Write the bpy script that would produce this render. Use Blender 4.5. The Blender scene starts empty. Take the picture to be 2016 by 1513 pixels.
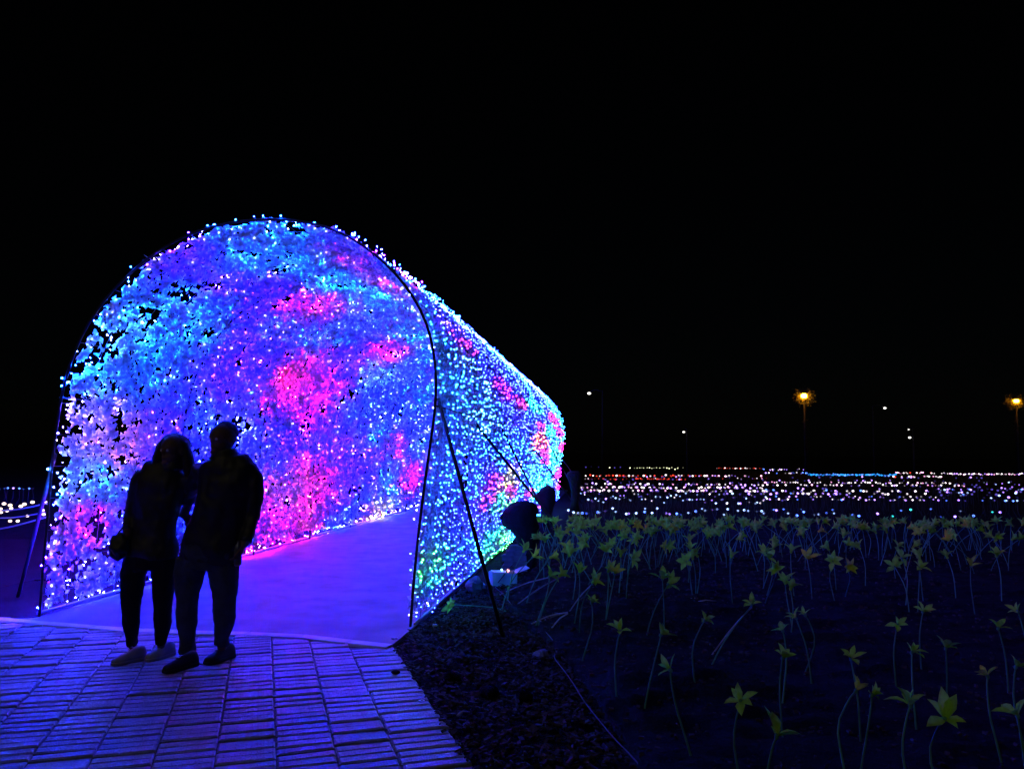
import bpy, bmesh, math, random
import numpy as np
from mathutils import Vector, Matrix

random.seed(11)
RNG = np.random.default_rng(7)
scene = bpy.context.scene
COL = scene.collection

# ------------------------------------------------------------------ camera, sky, night light, exposure
H = 1.6
F = 1514.0                                   # focal length in pixels of the 2016 wide photograph
PITCH = math.atan((888 - 756.5) / F)
ROLL = math.radians(0.8)
cam_d = bpy.data.cameras.new("camera")
cam_d.sensor_width = 36.0
cam_d.lens = 36.0 * F / 2016.0
cam_d.clip_start = 0.05
cam_d.clip_end = 1500.0
cam = bpy.data.objects.new("camera", cam_d)
COL.objects.link(cam)
CR = Matrix.Rotation(math.pi / 2 + PITCH, 3, 'X') @ Matrix.Rotation(ROLL, 3, 'Z')
CO = Vector((0, 0, H))
cam.matrix_world = Matrix.Translation(CO) @ CR.to_4x4()
scene.camera = cam

world = bpy.data.worlds.new("World")
scene.world = world
world.use_nodes = True
wn = world.node_tree.nodes
sky = wn.new('ShaderNodeTexSky')
sky.sky_type = 'NISHITA'
sky.sun_disc = False
sky.sun_elevation = math.radians(38)
sky.sun_rotation = math.radians(200)
wn['Background'].inputs['Strength'].default_value = 0.00012
world.node_tree.links.new(sky.outputs['Color'], wn['Background'].inputs['Color'])

warm_fill_d = bpy.data.lights.new("warm_fill_light", 'SUN')  # added dim warm fill from behind the camera, without a visible source
warm_fill_d.energy = 0.11
warm_fill_d.angle = math.radians(15)
warm_fill_d.color = (1.0, 0.86, 0.62)
warm_fill = bpy.data.objects.new("warm_fill_light", warm_fill_d)
COL.objects.link(warm_fill)
warm_fill.rotation_euler = (math.radians(52), 0, math.radians(-28))

vs = scene.view_settings
vs.view_transform = 'Standard'
vs.look = 'None'
vs.gamma = 1.0
vs.use_curve_mapping = False
vs.exposure = 0.0
cy = scene.cycles
cy.use_denoising = True
cy.use_light_tree = True
cy.max_bounces = 5
cy.diffuse_bounces = 3
cy.glossy_bounces = 2
cy.transmission_bounces = 4
cy.transparent_max_bounces = 6
cy.sample_clamp_indirect = 4.0
cy.caustics_reflective = False
cy.caustics_refractive = False

# ------------------------------------------------------------------ helpers
def ray(px, py):
    return CR @ Vector(((px - 1008) / F, -(py - 756.5) / F, -1.0))

def ground(px, py, z=0.0):
    d = ray(px, py)
    return CO + d * ((z - H) / d.z)

def at_depth(px, py, Y):
    d = ray(px, py)
    return CO + d * (Y / d.y)

def tag(o, label=None, cat=None, group=None, kind=None):
    if label: o['label'] = label
    if cat: o['category'] = cat
    if group: o['group'] = group
    if kind: o['kind'] = kind
    return o

def link(name, mesh, parent=None, loc=None):
    o = bpy.data.objects.new(name, mesh)
    COL.objects.link(o)
    if parent is not None: o.parent = parent
    if loc is not None: o.location = loc
    return o

def empty(name, loc, rz=0.0):
    o = bpy.data.objects.new(name, None)
    o.empty_display_size = 0.1
    o.location = loc
    o.rotation_euler = (0, 0, rz)
    COL.objects.link(o)
    return o

class MB:
    """collects verts / faces / material indices, builds one mesh"""
    def __init__(s):
        s.v = []; s.f = []; s.m = []; s.smooth = False
    def add(s, vs_, fs, m=0):
        b = len(s.v)
        s.v += [tuple(p) for p in vs_]
        s.f += [tuple(b + i for i in f) for f in fs]
        s.m += [m] * len(fs)
    def box(s, c, size, rot=None, m=0):
        hx, hy, hz = size[0] / 2, size[1] / 2, size[2] / 2
        vs_ = [Vector((x, y, z)) for x in (-hx, hx) for y in (-hy, hy) for z in (-hz, hz)]
        if rot is not None: vs_ = [rot @ p for p in vs_]
        c = Vector(c)
        s.add([p + c for p in vs_], [(0, 1, 3, 2), (4, 6, 7, 5), (0, 4, 5, 1), (2, 3, 7, 6), (0, 2, 6, 4), (1, 5, 7, 3)], m)
    def tube(s, pts, r, n=6, m=0, cap=True):
        pts = [Vector(p) for p in pts]
        rs = r if hasattr(r, '__len__') else [r] * len(pts)
        vs_ = []; fs = []
        up = None
        for i, p in enumerate(pts):
            a = pts[max(i - 1, 0)]; b = pts[min(i + 1, len(pts) - 1)]
            t = (b - a).normalized()
            if up is None:
                up = t.orthogonal().normalized()
            up = (up - t * up.dot(t))
            up = up.normalized() if up.length > 1e-6 else t.orthogonal().normalized()
            w = t.cross(up)
            for k in range(n):
                an = 2 * math.pi * k / n
                vs_.append(p + (up * math.cos(an) + w * math.sin(an)) * rs[i])
        for i in range(len(pts) - 1):
            for k in range(n):
                k2 = (k + 1) % n
                fs.append((i * n + k, i * n + k2, (i + 1) * n + k2, (i + 1) * n + k))
        if cap:
            fs.append(tuple(range(n - 1, -1, -1)))
            fs.append(tuple((len(pts) - 1) * n + k for k in range(n)))
        s.add(vs_, fs, m)
    def ball(s, c, r, nu=8, nv=6, m=0, sc=(1, 1, 1), rot=None):
        vs_ = [Vector((0, 0, 1))]; fs = []
        for j in range(1, nv):
            th = math.pi * j / nv
            for i in range(nu):
                ph = 2 * math.pi * i / nu
                vs_.append(Vector((math.sin(th) * math.cos(ph), math.sin(th) * math.sin(ph), math.cos(th))))
        vs_.append(Vector((0, 0, -1)))
        for i in range(nu):
            i2 = (i + 1) % nu
            fs.append((0, 1 + i, 1 + i2))
            for j in range(nv - 2):
                fs.append((1 + j * nu + i, 1 + (j + 1) * nu + i, 1 + (j + 1) * nu + i2, 1 + j * nu + i2))
            fs.append((1 + (nv - 2) * nu + i, len(vs_) - 1, 1 + (nv - 2) * nu + i2))
        c = Vector(c); out = []
        for p in vs_:
            q = Vector((p.x * sc[0], p.y * sc[1], p.z * sc[2])) * r
            if rot is not None: q = rot @ q
            out.append(q + c)
        s.add(out, fs, m)
    def mesh(s, name, mats, smooth=None):
        me = bpy.data.meshes.new(name)
        me.from_pydata(s.v, [], s.f)
        for m in (mats if isinstance(mats, (list, tuple)) else [mats]): me.materials.append(m)
        me.polygons.foreach_set('material_index', s.m)
        if smooth if smooth is not None else s.smooth:
            me.polygons.foreach_set('use_smooth', [True] * len(s.f))
        me.update()
        return me
    def build(s, name, mats, parent=None, smooth=None, loc=None):
        return link(name, s.mesh(name, mats, smooth), parent, loc)

def np_mesh(name, V, Fa, mats, mi=None, smooth=False):
    """numpy mesh: V (n,3), Fa (m,k)"""
    me = bpy.data.meshes.new(name)
    k = Fa.shape[1]
    me.vertices.add(len(V)); me.vertices.foreach_set('co', np.ascontiguousarray(V, dtype=np.float32).ravel())
    me.loops.add(Fa.size); me.loops.foreach_set('vertex_index', np.ascontiguousarray(Fa, dtype=np.int32).ravel())
    me.polygons.add(len(Fa)); me.polygons.foreach_set('loop_start', np.arange(0, Fa.size, k, dtype=np.int32))
    for m in mats: me.materials.append(m)
    if mi is not None: me.polygons.foreach_set('material_index', np.ascontiguousarray(mi, dtype=np.int32))
    if smooth: me.polygons.foreach_set('use_smooth', np.ones(len(Fa), dtype=bool))
    me.update(calc_edges=True)
    me.validate()
    return me

class Noise2:
    def __init__(s, seed, n=64):
        s.g = np.random.default_rng(seed).random((n, n)); s.n = n
    def __call__(s, x, y):
        x = np.asarray(x, float); y = np.asarray(y, float)
        xi = np.floor(x).astype(int); yi = np.floor(y).astype(int)
        fx = x - xi; fy = y - yi
        fx = fx * fx * (3 - 2 * fx); fy = fy * fy * (3 - 2 * fy)
        n = s.n
        a = s.g[xi % n, yi % n]; b = s.g[(xi + 1) % n, yi % n]; c = s.g[xi % n, (yi + 1) % n]; d = s.g[(xi + 1) % n, (yi + 1) % n]
        return (a * (1 - fx) + b * fx) * (1 - fy) + (c * (1 - fx) + d * fx) * fy
    def fbm(s, x, y, o=3):
        t = 0; w = 0.5; tot = 0
        for i in range(o):
            t = t + w * s(np.asarray(x) * 2 ** i + 7.3 * i, np.asarray(y) * 2 ** i + 3.1 * i); tot += w; w *= 0.5
        return t / tot

# ------------------------------------------------------------------ materials
def mat(name, col, rough=0.7, spec=0.4, noise=None, bump=None, metallic=0.0, var=None, coat=0.0):
    """noise=(scale, strength) tints the colour, bump=(scale, distance), var=per-object tint amount"""
    m = bpy.data.materials.new(name); m.use_nodes = True
    nt = m.node_tree; N = nt.nodes; Lk = nt.links
    b = N['Principled BSDF']
    b.inputs['Roughness'].default_value = rough
    b.inputs['Specular IOR Level'].default_value = spec
    b.inputs['Metallic'].default_value = metallic
    b.inputs['Coat Weight'].default_value = coat
    b.inputs['Base Color'].default_value = (*col, 1)
    tc = N.new('ShaderNodeTexCoord')
    last = None
    if noise:
        nz = N.new('ShaderNodeTexNoise'); nz.inputs['Scale'].default_value = noise[0]; nz.inputs['Detail'].default_value = 5
        Lk.new(tc.outputs['Object'], nz.inputs['Vector'])
        mr = N.new('ShaderNodeMapRange'); mr.inputs[1].default_value = 0.3; mr.inputs[2].default_value = 0.7
        mr.inputs[3].default_value = 1 - noise[1]; mr.inputs[4].default_value = 1 + noise[1]
        Lk.new(nz.outputs['Fac'], mr.inputs[0])
        last = mr.outputs[0]
    if var:
        oi = N.new('ShaderNodeObjectInfo')
        mr2 = N.new('ShaderNodeMapRange'); mr2.inputs[3].default_value = 1 - var; mr2.inputs[4].default_value = 1 + var
        Lk.new(oi.outputs['Random'], mr2.inputs[0])
        if last is not None:
            mu = N.new('ShaderNodeMath'); mu.operation = 'MULTIPLY'
            Lk.new(last, mu.inputs[0]); Lk.new(mr2.outputs[0], mu.inputs[1]); last = mu.outputs[0]
        else:
            last = mr2.outputs[0]
    if last is not None:
        vm = N.new('ShaderNodeVectorMath'); vm.operation = 'SCALE'; vm.inputs[0].default_value = col
        Lk.new(last, vm.inputs['Scale']); Lk.new(vm.outputs[0], b.inputs['Base Color'])
    if bump:
        nb = N.new('ShaderNodeTexNoise'); nb.inputs['Scale'].default_value = bump[0]; nb.inputs['Detail'].default_value = 6
        nb.inputs['Roughness'].default_value = 0.65
        Lk.new(tc.outputs['Object'], nb.inputs['Vector'])
        bp = N.new('ShaderNodeBump'); bp.inputs['Distance'].default_value = bump[1]; bp.inputs['Strength'].default_value = 1.0
        Lk.new(nb.outputs['Fac'], bp.inputs['Height']); Lk.new(bp.outputs['Normal'], b.inputs['Normal'])
    return m

def glow(name, col, s):
    m = bpy.data.materials.new(name); m.use_nodes = True
    nt = m.node_tree; nt.nodes.remove(nt.nodes['Principled BSDF'])
    e = nt.nodes.new('ShaderNodeEmission'); e.inputs['Color'].default_value = (*col, 1); e.inputs['Strength'].default_value = s
    nt.links.new(e.outputs[0], nt.nodes['Material Output'].inputs['Surface'])
    return m

def cloth_leaf(name, col, trans=0.45):
    m = bpy.data.materials.new(name); m.use_nodes = True
    nt = m.node_tree; N = nt.nodes; Lk = nt.links
    N.remove(N['Principled BSDF'])
    d = N.new('ShaderNodeBsdfDiffuse'); t = N.new('ShaderNodeBsdfTranslucent'); mx = N.new('ShaderNodeMixShader')
    tc = N.new('ShaderNodeTexCoord'); nz = N.new('ShaderNodeTexNoise'); nz.inputs['Scale'].default_value = 22
    Lk.new(tc.outputs['Object'], nz.inputs['Vector'])
    mr = N.new('ShaderNodeMapRange'); mr.inputs[1].default_value = 0.35; mr.inputs[2].default_value = 0.65
    mr.inputs[3].default_value = 0.65; mr.inputs[4].default_value = 1.2
    Lk.new(nz.outputs['Fac'], mr.inputs[0])
    vm = N.new('ShaderNodeVectorMath'); vm.operation = 'SCALE'; vm.inputs[0].default_value = col
    Lk.new(mr.outputs[0], vm.inputs['Scale'])
    Lk.new(vm.outputs[0], d.inputs['Color']); Lk.new(vm.outputs[0], t.inputs['Color'])
    mx.inputs[0].default_value = trans
    Lk.new(d.outputs[0], mx.inputs[1]); Lk.new(t.outputs[0], mx.inputs[2]); Lk.new(mx.outputs[0], N['Material Output'].inputs['Surface'])
    return m

M = dict(
    cable=mat('cable_sheath', (0.14, 0.12, 0.14), 0.7, 0.2),
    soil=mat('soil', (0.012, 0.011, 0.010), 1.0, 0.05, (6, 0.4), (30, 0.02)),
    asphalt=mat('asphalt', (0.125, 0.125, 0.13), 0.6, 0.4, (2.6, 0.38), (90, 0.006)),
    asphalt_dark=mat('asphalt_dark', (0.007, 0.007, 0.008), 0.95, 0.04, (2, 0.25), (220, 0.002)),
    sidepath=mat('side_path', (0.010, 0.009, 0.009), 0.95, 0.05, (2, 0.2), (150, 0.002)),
    kerb=mat('kerb_stone', (0.60, 0.60, 0.60), 0.7, 0.4, (8, 0.15), (120, 0.003)),
    paver=mat('paver', (0.25, 0.25, 0.25), 0.45, 0.5, (7, 0.45), (45, 0.010), var=0.3),
    sand=mat('joint_sand', (0.10, 0.095, 0.09), 0.95, 0.2, (30, 0.3), (80, 0.004)),
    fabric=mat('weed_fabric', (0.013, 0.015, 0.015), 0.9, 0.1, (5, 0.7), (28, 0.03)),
    chip=mat('bark_chip', (0.06, 0.045, 0.035), 0.85, 0.3, (12, 0.5), (60, 0.004)),
    rock=mat('rock', (0.16, 0.16, 0.17), 0.8, 0.3, (10, 0.3), (25, 0.02)),
    pipe=mat('black_pipe', (0.012, 0.012, 0.014), 0.5, 0.4),
    steel=mat('galvanised_rail', (0.45, 0.46, 0.48), 0.45, 0.5, (20, 0.15), None, 0.3),
    wire=mat('net_wire', (0.10, 0.10, 0.11), 0.6, 0.3),
    sack=mat('black_sack', (0.005, 0.006, 0.007), 0.7, 0.25, (6, 0.4), (18, 0.03)),
    stone=mat('base_stone', (0.13, 0.135, 0.14), 0.8, 0.3, (9, 0.35), (30, 0.015)),
    whitebox=mat('white_plastic', (0.7, 0.72, 0.74), 0.5, 0.4, (12, 0.08)),
    stem=mat('flower_stem', (0.10, 0.32, 0.16), 0.7, 0.2, (15, 0.2), None, 0, 0.25),
    petal=cloth_leaf('yellow_green_petal', (0.48, 0.95, 0.10), 0.35),
    petal_y=cloth_leaf('yellow_petal', (0.74, 0.88, 0.08), 0.35),
    leaf=cloth_leaf('net_leaf', (0.74, 0.74, 0.76), 0.72),
    rope=mat('rope', (0.45, 0.43, 0.42), 0.7, 0.3),
    pole=mat('dark_pole', (0.03, 0.03, 0.033), 0.8, 0.1),
    bark=mat('bark', (0.012, 0.010, 0.008), 0.9, 0.2, (8, 0.4), (20, 0.03)),
    halo_leaves=cloth_leaf('halo_leaf', (0.14, 0.14, 0.05), 0.5),  # leaves of the foliage added as lamp halos
    skin=mat('skin', (0.12, 0.07, 0.05), 0.6, 0.35, (20, 0.1), (90, 0.002)),
    jacket_m=mat('black_jacket_cloth', (0.006, 0.006, 0.008), 0.5, 0.5, (8, 0.3), (120, 0.003)),
    jacket_w=mat('dark_grey_jacket_cloth', (0.013, 0.011, 0.016), 0.55, 0.5, (8, 0.3), (120, 0.003)),
    jeans=mat('dark_jeans', (0.045, 0.055, 0.080), 0.85, 0.2, (14, 0.3), (160, 0.003)),
    leggings=mat('black_leggings', (0.008, 0.008, 0.010), 0.8, 0.2),
    hair=mat('dark_hair', (0.018, 0.012, 0.009), 0.55, 0.4, (40, 0.3), (90, 0.004)),
    shoe_w=mat('grey_sneaker', (0.26, 0.29, 0.30), 0.6, 0.4, (15, 0.2)),
    shoe_m=mat('dark_shoe', (0.02, 0.02, 0.022), 0.6, 0.4),
    sole=mat('pale_sole', (0.32, 0.32, 0.34), 0.6, 0.4),
    glass=mat('bottle_plastic', (0.08, 0.08, 0.1), 0.15, 0.6),
    eye=mat('eye', (0.5, 0.5, 0.5), 0.2, 0.6),
    dot=mat('black_dot', (0.01, 0.01, 0.01), 0.5, 0.3),
)

# ------------------------------------------------------------------ ground, paths, kerb, pavers
gn = Noise2(3)
def sheet(name, poly, z, material, parent=None, kind='structure', thick=0.0):
    mb = MB()
    n = len(poly)
    if thick:
        mb.add([(x, y, z) for x, y in poly] + [(x, y, z - thick) for x, y in poly],
               [tuple(range(n))] + [(i, i + n, (i + 1) % n + n, (i + 1) % n) for i in range(n)])
    else:
        mb.add([(x, y, z) for x, y in poly], [tuple(range(n))])
    return tag(mb.build(name, material, parent), kind=kind)

# one soil sheet out to the horizon, lumpy close by
def axis(lo, hi, near_lo, near_hi, step):
    a = list(np.arange(near_lo, near_hi + 1e-6, step))
    v = near_hi; d = step
    while v < hi: d *= 1.35; v += d; a.append(v)
    v = near_lo; d = step; b = []
    while v > lo: d *= 1.35; v -= d; b.append(v)
    return np.array(b[::-1] + a)
gx = axis(-700, 700, -1.2, 7.0, 0.06); gy = axis(-60, 1200, 1.5, 12.0, 0.06)
GX, GY = np.meshgrid(gx, gy, indexing='ij')
fade = np.clip((GX + 1.3) / 0.6, 0, 1) * np.clip((14 - GY) / 3, 0, 1) * np.clip((8 - GX) / 2, 0, 1)
edge = np.clip((1.35 - (GX * 0.952 + GY * 0.306)) / 0.25, 0, 1)      # sinks under the pavers
GZ = -0.045 + fade * (0.05 * gn.fbm(GX * 3.1, GY * 3.1, 3) + 0.022 * gn(GX * 14, GY * 14)) - edge * 0.05
GZ = np.where((GX < -0.2) & (GY > 7.4), np.minimum(GZ, -0.03), GZ)
nx, ny = len(gx), len(gy)
idx = np.arange(nx * ny).reshape(nx, ny)
Fq = np.stack([idx[:-1, :-1], idx[1:, :-1], idx[1:, 1:], idx[:-1, 1:]], -1).reshape(-1, 4)
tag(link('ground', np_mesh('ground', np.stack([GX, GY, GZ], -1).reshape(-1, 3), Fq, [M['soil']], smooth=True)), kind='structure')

L0 = Vector((-4.354, 7.319, 0.0)); R0 = Vector((-0.901, 7.117, 0.0))
AX = (R0 - L0).normalized(); TD = Vector((0.1265, 0.9920, 0.0)).normalized(); UP = Vector((0, 0, 1))
TLEN = 19.5

kerb_px = [(-420, 1196), (-200, 1206), (0, 1219), (130, 1231), (300, 1243), (450, 1247), (560, 1249), (640, 1257), (700, 1265), (768, 1272)]
kp = [ground(*p) for p in kerb_px]
rend = R0 + TD * 26 + AX * 0.05; lend = L0 + TD * 26
sheet('path', [(p.x, p.y) for p in kp[2:]] + [(R0.x + .03, R0.y), (rend.x, rend.y), (lend.x - .1, lend.y), (L0.x - .05, L0.y), (L0.x - .30, L0.y - .06)], -0.002, M['asphalt'], thick=0.03)
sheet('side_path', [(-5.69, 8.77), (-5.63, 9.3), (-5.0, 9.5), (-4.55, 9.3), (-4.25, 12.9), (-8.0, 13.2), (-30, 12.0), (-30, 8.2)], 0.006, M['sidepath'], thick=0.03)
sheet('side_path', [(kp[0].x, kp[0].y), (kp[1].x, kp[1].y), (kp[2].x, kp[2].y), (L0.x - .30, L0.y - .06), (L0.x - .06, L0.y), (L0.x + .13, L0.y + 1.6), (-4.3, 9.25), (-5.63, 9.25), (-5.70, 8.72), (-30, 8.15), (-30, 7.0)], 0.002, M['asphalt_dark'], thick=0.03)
# kerb, cut in stones along its curve
kerb = tag(empty('kerb', (kp[4].x, kp[4].y, 0)), kind='structure')
def along(pts, step):
    out = [pts[0].copy()]; carry = 0
    for a, b in zip(pts, pts[1:]):
        l = (b - a).length; t = step - carry
        while t < l:
            out.append(a.lerp(b, t / l)); t += step
        carry = l - (t - step)
    out.append(pts[-1].copy())
    return out
ks = along(kp, 0.48)
for i, (a, b) in enumerate(zip(ks, ks[1:])):
    d = (b - a); ln = d.length
    if ln < 0.05: continue
    d.normalize(); w = Vector((-d.y, d.x, 0))
    mb = MB()
    h = 0.058 + random.uniform(-.003, .003); g = 0.003; z1 = 0.008 + random.uniform(0, .003)
    a2 = a + d * g; b2 = b - d * g
    top = [a2 - w * (h - .006), b2 - w * (h - .006), b2 + w * (h - .006), a2 + w * (h - .006)]
    mid = [a2 - w * h, b2 - w * h, b2 + w * h, a2 + w * h]
    mb.add([Vector((p.x, p.y, z1)) for p in top] + [Vector((p.x, p.y, z1 - .006)) for p in mid] + [Vector((p.x, p.y, -.05)) for p in mid],
           [(0, 1, 2, 3)] + [(k, 4 + k, 4 + (k + 1) % 4, (k + 1) % 4) for k in range(4)] + [(4 + k, 8 + k, 8 + (k + 1) % 4, 4 + (k + 1) % 4) for k in range(4)])
    o = mb.build('kerb_stone', M['kerb'], kerb)
    o.matrix_parent_inverse = Matrix.Translation(-Vector((kp[4].x, kp[4].y, 0)))

# concrete block paving in strips that run 18 degrees left of the view
YAW = math.radians(17.8)
PU = Vector((-math.sin(YAW), math.cos(YAW), 0)); PV = Vector((math.cos(YAW), math.sin(YAW), 0))
paving = tag(sheet('paved_path', [(p.x, p.y + .1) for p in kp] + [tuple((PU * 6.45 + PV * 1.084)[:2]), tuple((PU * 1.0 + PV * 1.084)[:2]), tuple((PU * 0.2 + PV * -3.5)[:2]), (-14, 3.0)], -0.016, M['sand'], thick=0.06), kind='structure')
def paver_mesh(w, l, j):
    r = random.Random(j)
    mb = MB(); hw, hl = w / 2, l / 2; b = 0.009; e = lambda: r.uniform(-.002, .002)
    sgn = [(-1, -1), (1, -1), (1, 1), (-1, 1)]
    top = [(sx * (hw - b) + e(), sy * (hl - b) + e(), r.uniform(-.0015, .001)) for sx, sy in sgn]
    mid = [(sx * hw + e(), sy * hl + e(), -.007) for sx, sy in sgn]
    bot = [(sx * hw, sy * hl, -.045) for sx, sy in sgn]
    mb.add(top + mid + bot, [(0, 1, 2, 3)] + [(k, 4 + k, 4 + (k + 1) % 4, (k + 1) % 4) for k in range(4)] + [(4 + k, 8 + k, 8 + (k + 1) % 4, 4 + (k + 1) % 4) for k in range(4)])
    return mb
PITCHU = 0.088
pav = []
for k in range(-30, 4):
    v0 = 0.129 + 0.302 * k; v1 = v0 + 0.302
    if k == 3: break
    if k == 2: v1 = 1.084
    off = random.uniform(0, PITCHU)
    n0 = int(1.0 / PITCHU); n1 = int(11 / PITCHU)
    for n in range(n0, n1):
        u = n * PITCHU + off
        c = PU * u + PV * ((v0 + v1) / 2)
        # stop under the kerb
        if c.y > 9 or c.x < -9: continue
        yk = None
        for a, b in zip(kp, kp[1:]):
            if a.x <= c.x <= b.x: yk = a.y + (b.y - a.y) * (c.x - a.x) / (b.x - a.x)
        if c.x > kp[-1].x: yk = 7
        if yk is None or c.y > yk - 0.02 - 0.05 * (1 if k > 1 else 0): continue
        pav.append((c, v1 - v0 - .006, k))
def in_frame(c, m=30):
    q = CR.transposed() @ (Vector(c) - CO)
    if q.z > -0.1: return None
    x = 1008 + F * q.x / -q.z; y = 756.5 - F * q.y / -q.z
    return (x, y) if -m < x < 2016 + m and -m < y < 1513 + m else None
pav = [(p, w, k, in_frame(p)) for p, w, k in pav]
pav.sort(key=lambda t: (t[3] is None, t[0].length))
near_m = {}
rest = MB()
for i, (c, w, k, fr) in enumerate(pav):
    if k == 2: c = c + PV * random.gauss(0, .007)
    rot = Matrix.Rotation(YAW + random.gauss(0, .016), 4, 'Z')
    zz = random.gauss(-0.001, 0.0038)
    tilt = Matrix.Rotation(random.gauss(0, .008), 4, 'X') @ Matrix.Rotation(random.gauss(0, .004), 4, 'Y')
    mw = Matrix.Translation((c.x, c.y, zz)) @ rot @ tilt
    if i < 300 and fr:
        j = (k == 2, random.randrange(5))
        if j not in near_m: near_m[j] = paver_mesh(w, PITCHU - .009, j[1] + 10 * j[0]).mesh('paver', M['paver'])
        o = link('paver', near_m[j], paving); o.matrix_world = mw
    elif c.length < 10:
        pm = paver_mesh(w, PITCHU - .009, i)
        rest.add([mw @ Vector(p) for p in pm.v], pm.f)
tag(rest.build('far_pavers', M['paver'], paving), kind='stuff')

# ------------------------------------------------------------------ the tunnel of lights
PROF = np.array([[0.0, 0.0], [0.002, 0.395], [0.014, 0.864], [0.022, 1.339], [0.04, 1.722], [0.073, 2.061], [0.137, 2.378], [0.244, 2.673], [0.403, 2.945], [0.615, 3.193], [0.879, 3.426], [1.171, 3.6], [1.466, 3.704], [1.763, 3.758], [2.061, 3.772], [2.359, 3.746], [2.632, 3.676], [2.856, 3.562], [3.08, 3.4], [3.28, 3.205], [3.429, 3.002], [3.545, 2.785], [3.607, 2.57], [3.647, 2.285], [3.644, 2.002], [3.605, 1.673], [3.565, 1.347], [3.515, 0.886], [3.48, 0.429], [3.459, 0.0]])
_cum = np.r_[0, np.cumsum(np.linalg.norm(np.diff(PROF, axis=0), axis=1))]
PER = float(_cum[-1])
_tt = np.linspace(0, PER, 400)
_pa = np.interp(_tt, _cum, PROF[:, 0]); _pz = np.interp(_tt, _cum, PROF[:, 1])
def _sm(a, k=13):
    p = np.r_[2 * a[0] - a[1:k + 1][::-1], a, 2 * a[-1] - a[-k - 1:-1][::-1]]
    ker = np.hanning(2 * k + 1); ker /= ker.sum()
    return np.convolve(p, ker, 'valid')
_pa = _sm(_pa); _pz = _sm(_pz); _pz = np.maximum(_pz, 0)
_da = np.gradient(_pa, _tt); _dz = np.gradient(_pz, _tt); _l = np.hypot(_da, _dz); _da /= _l; _dz /= _l
A_ = np.array(AX); T_ = np.array(TD); L_ = np.array(L0)
def surf(s, t, off=0.0):
    """point on the tunnel skin: s metres down the tunnel, t metres round it from the left foot; off outwards"""
    s = np.atleast_1d(np.asarray(s, float)); t = np.atleast_1d(np.asarray(t, float)); off = np.broadcast_to(off, s.shape)
    a = np.interp(t, _tt, _pa); z = np.interp(t, _tt, _pz); ta = np.interp(t, _tt, _da); tz = np.interp(t, _tt, _dz)
    # sag between the hoops
    sag = 0.03 * np.sin(np.pi * ((s / 2.17) % 1.0)) * np.clip(z, 0, 1)
    o = off - sag
    a2 = a - tz * o; z2 = np.maximum(z + ta * o, 0.01)
    return L_ + a2[:, None] * A_ + z2[:, None] * np.array([0, 0, 1.0]) + s[:, None] * T_
def surf_n(t):
    ta = np.interp(t, _tt, _da); tz = np.interp(t, _tt, _dz)
    return -tz[:, None] * A_ + ta[:, None] * np.array([0, 0, 1.0])

tunnel = tag(empty('light_tunnel', (R0 + L0) / 2), 'arched walk-through tunnel of leafy netting glowing blue, violet and pink with thousands of small lights', 'light tunnel')
TI = Matrix.Translation(-(R0 + L0) / 2)
def tpart(o):
    o.parent = tunnel; o.matrix_parent_inverse = TI
    return o

# hoops, rails and wires
for k in range(10):
    s = k * 2.166
    ts = np.linspace(0, PER, 70)
    r = 0.013 if k == 0 else 0.012
    mb = MB(); mb.tube([Vector(p) for p in surf(np.full(70, s), ts, 0.0 if k else 0.012)], r, 8)
    tpart(mb.build('arch_hoop', M['pipe'], None, True))
for t, off in ((0.04, 0.03), (PER - 0.04, 0.05)):
    mb = MB(); mb.tube([Vector(p) for p in surf(np.linspace(0, TLEN, 30), np.full(30, t), off)], 0.014, 6)
    tpart(mb.build('base_rail', M['steel'], None, True))
for t in (2.05, 3.6, 4.9, 6.2, 7.62):
    mb = MB(); mb.tube([Vector(p) for p in surf(np.linspace(0, TLEN, 40), np.full(40, t), 0.03)], 0.009, 5)
    tpart(mb.build('long_rail', M['pipe'], None, True))
wires = MB()
for t in np.arange(0.2, PER, 0.30):
    wires.tube([Vector(p) for p in surf(np.linspace(0.0, TLEN, 40), np.full(40, t), 0.018)], 0.0028, 3, cap=False)
for s in np.arange(0.36, TLEN, 0.36):
    ts = np.linspace(0, PER, 46)
    wires.tube([Vector(p) for p in surf(np.full(46, s), ts, 0.014)], 0.0026, 3, cap=False)
tpart(tag(wires.build('net_wires', M['wire']), kind='stuff'))

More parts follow.
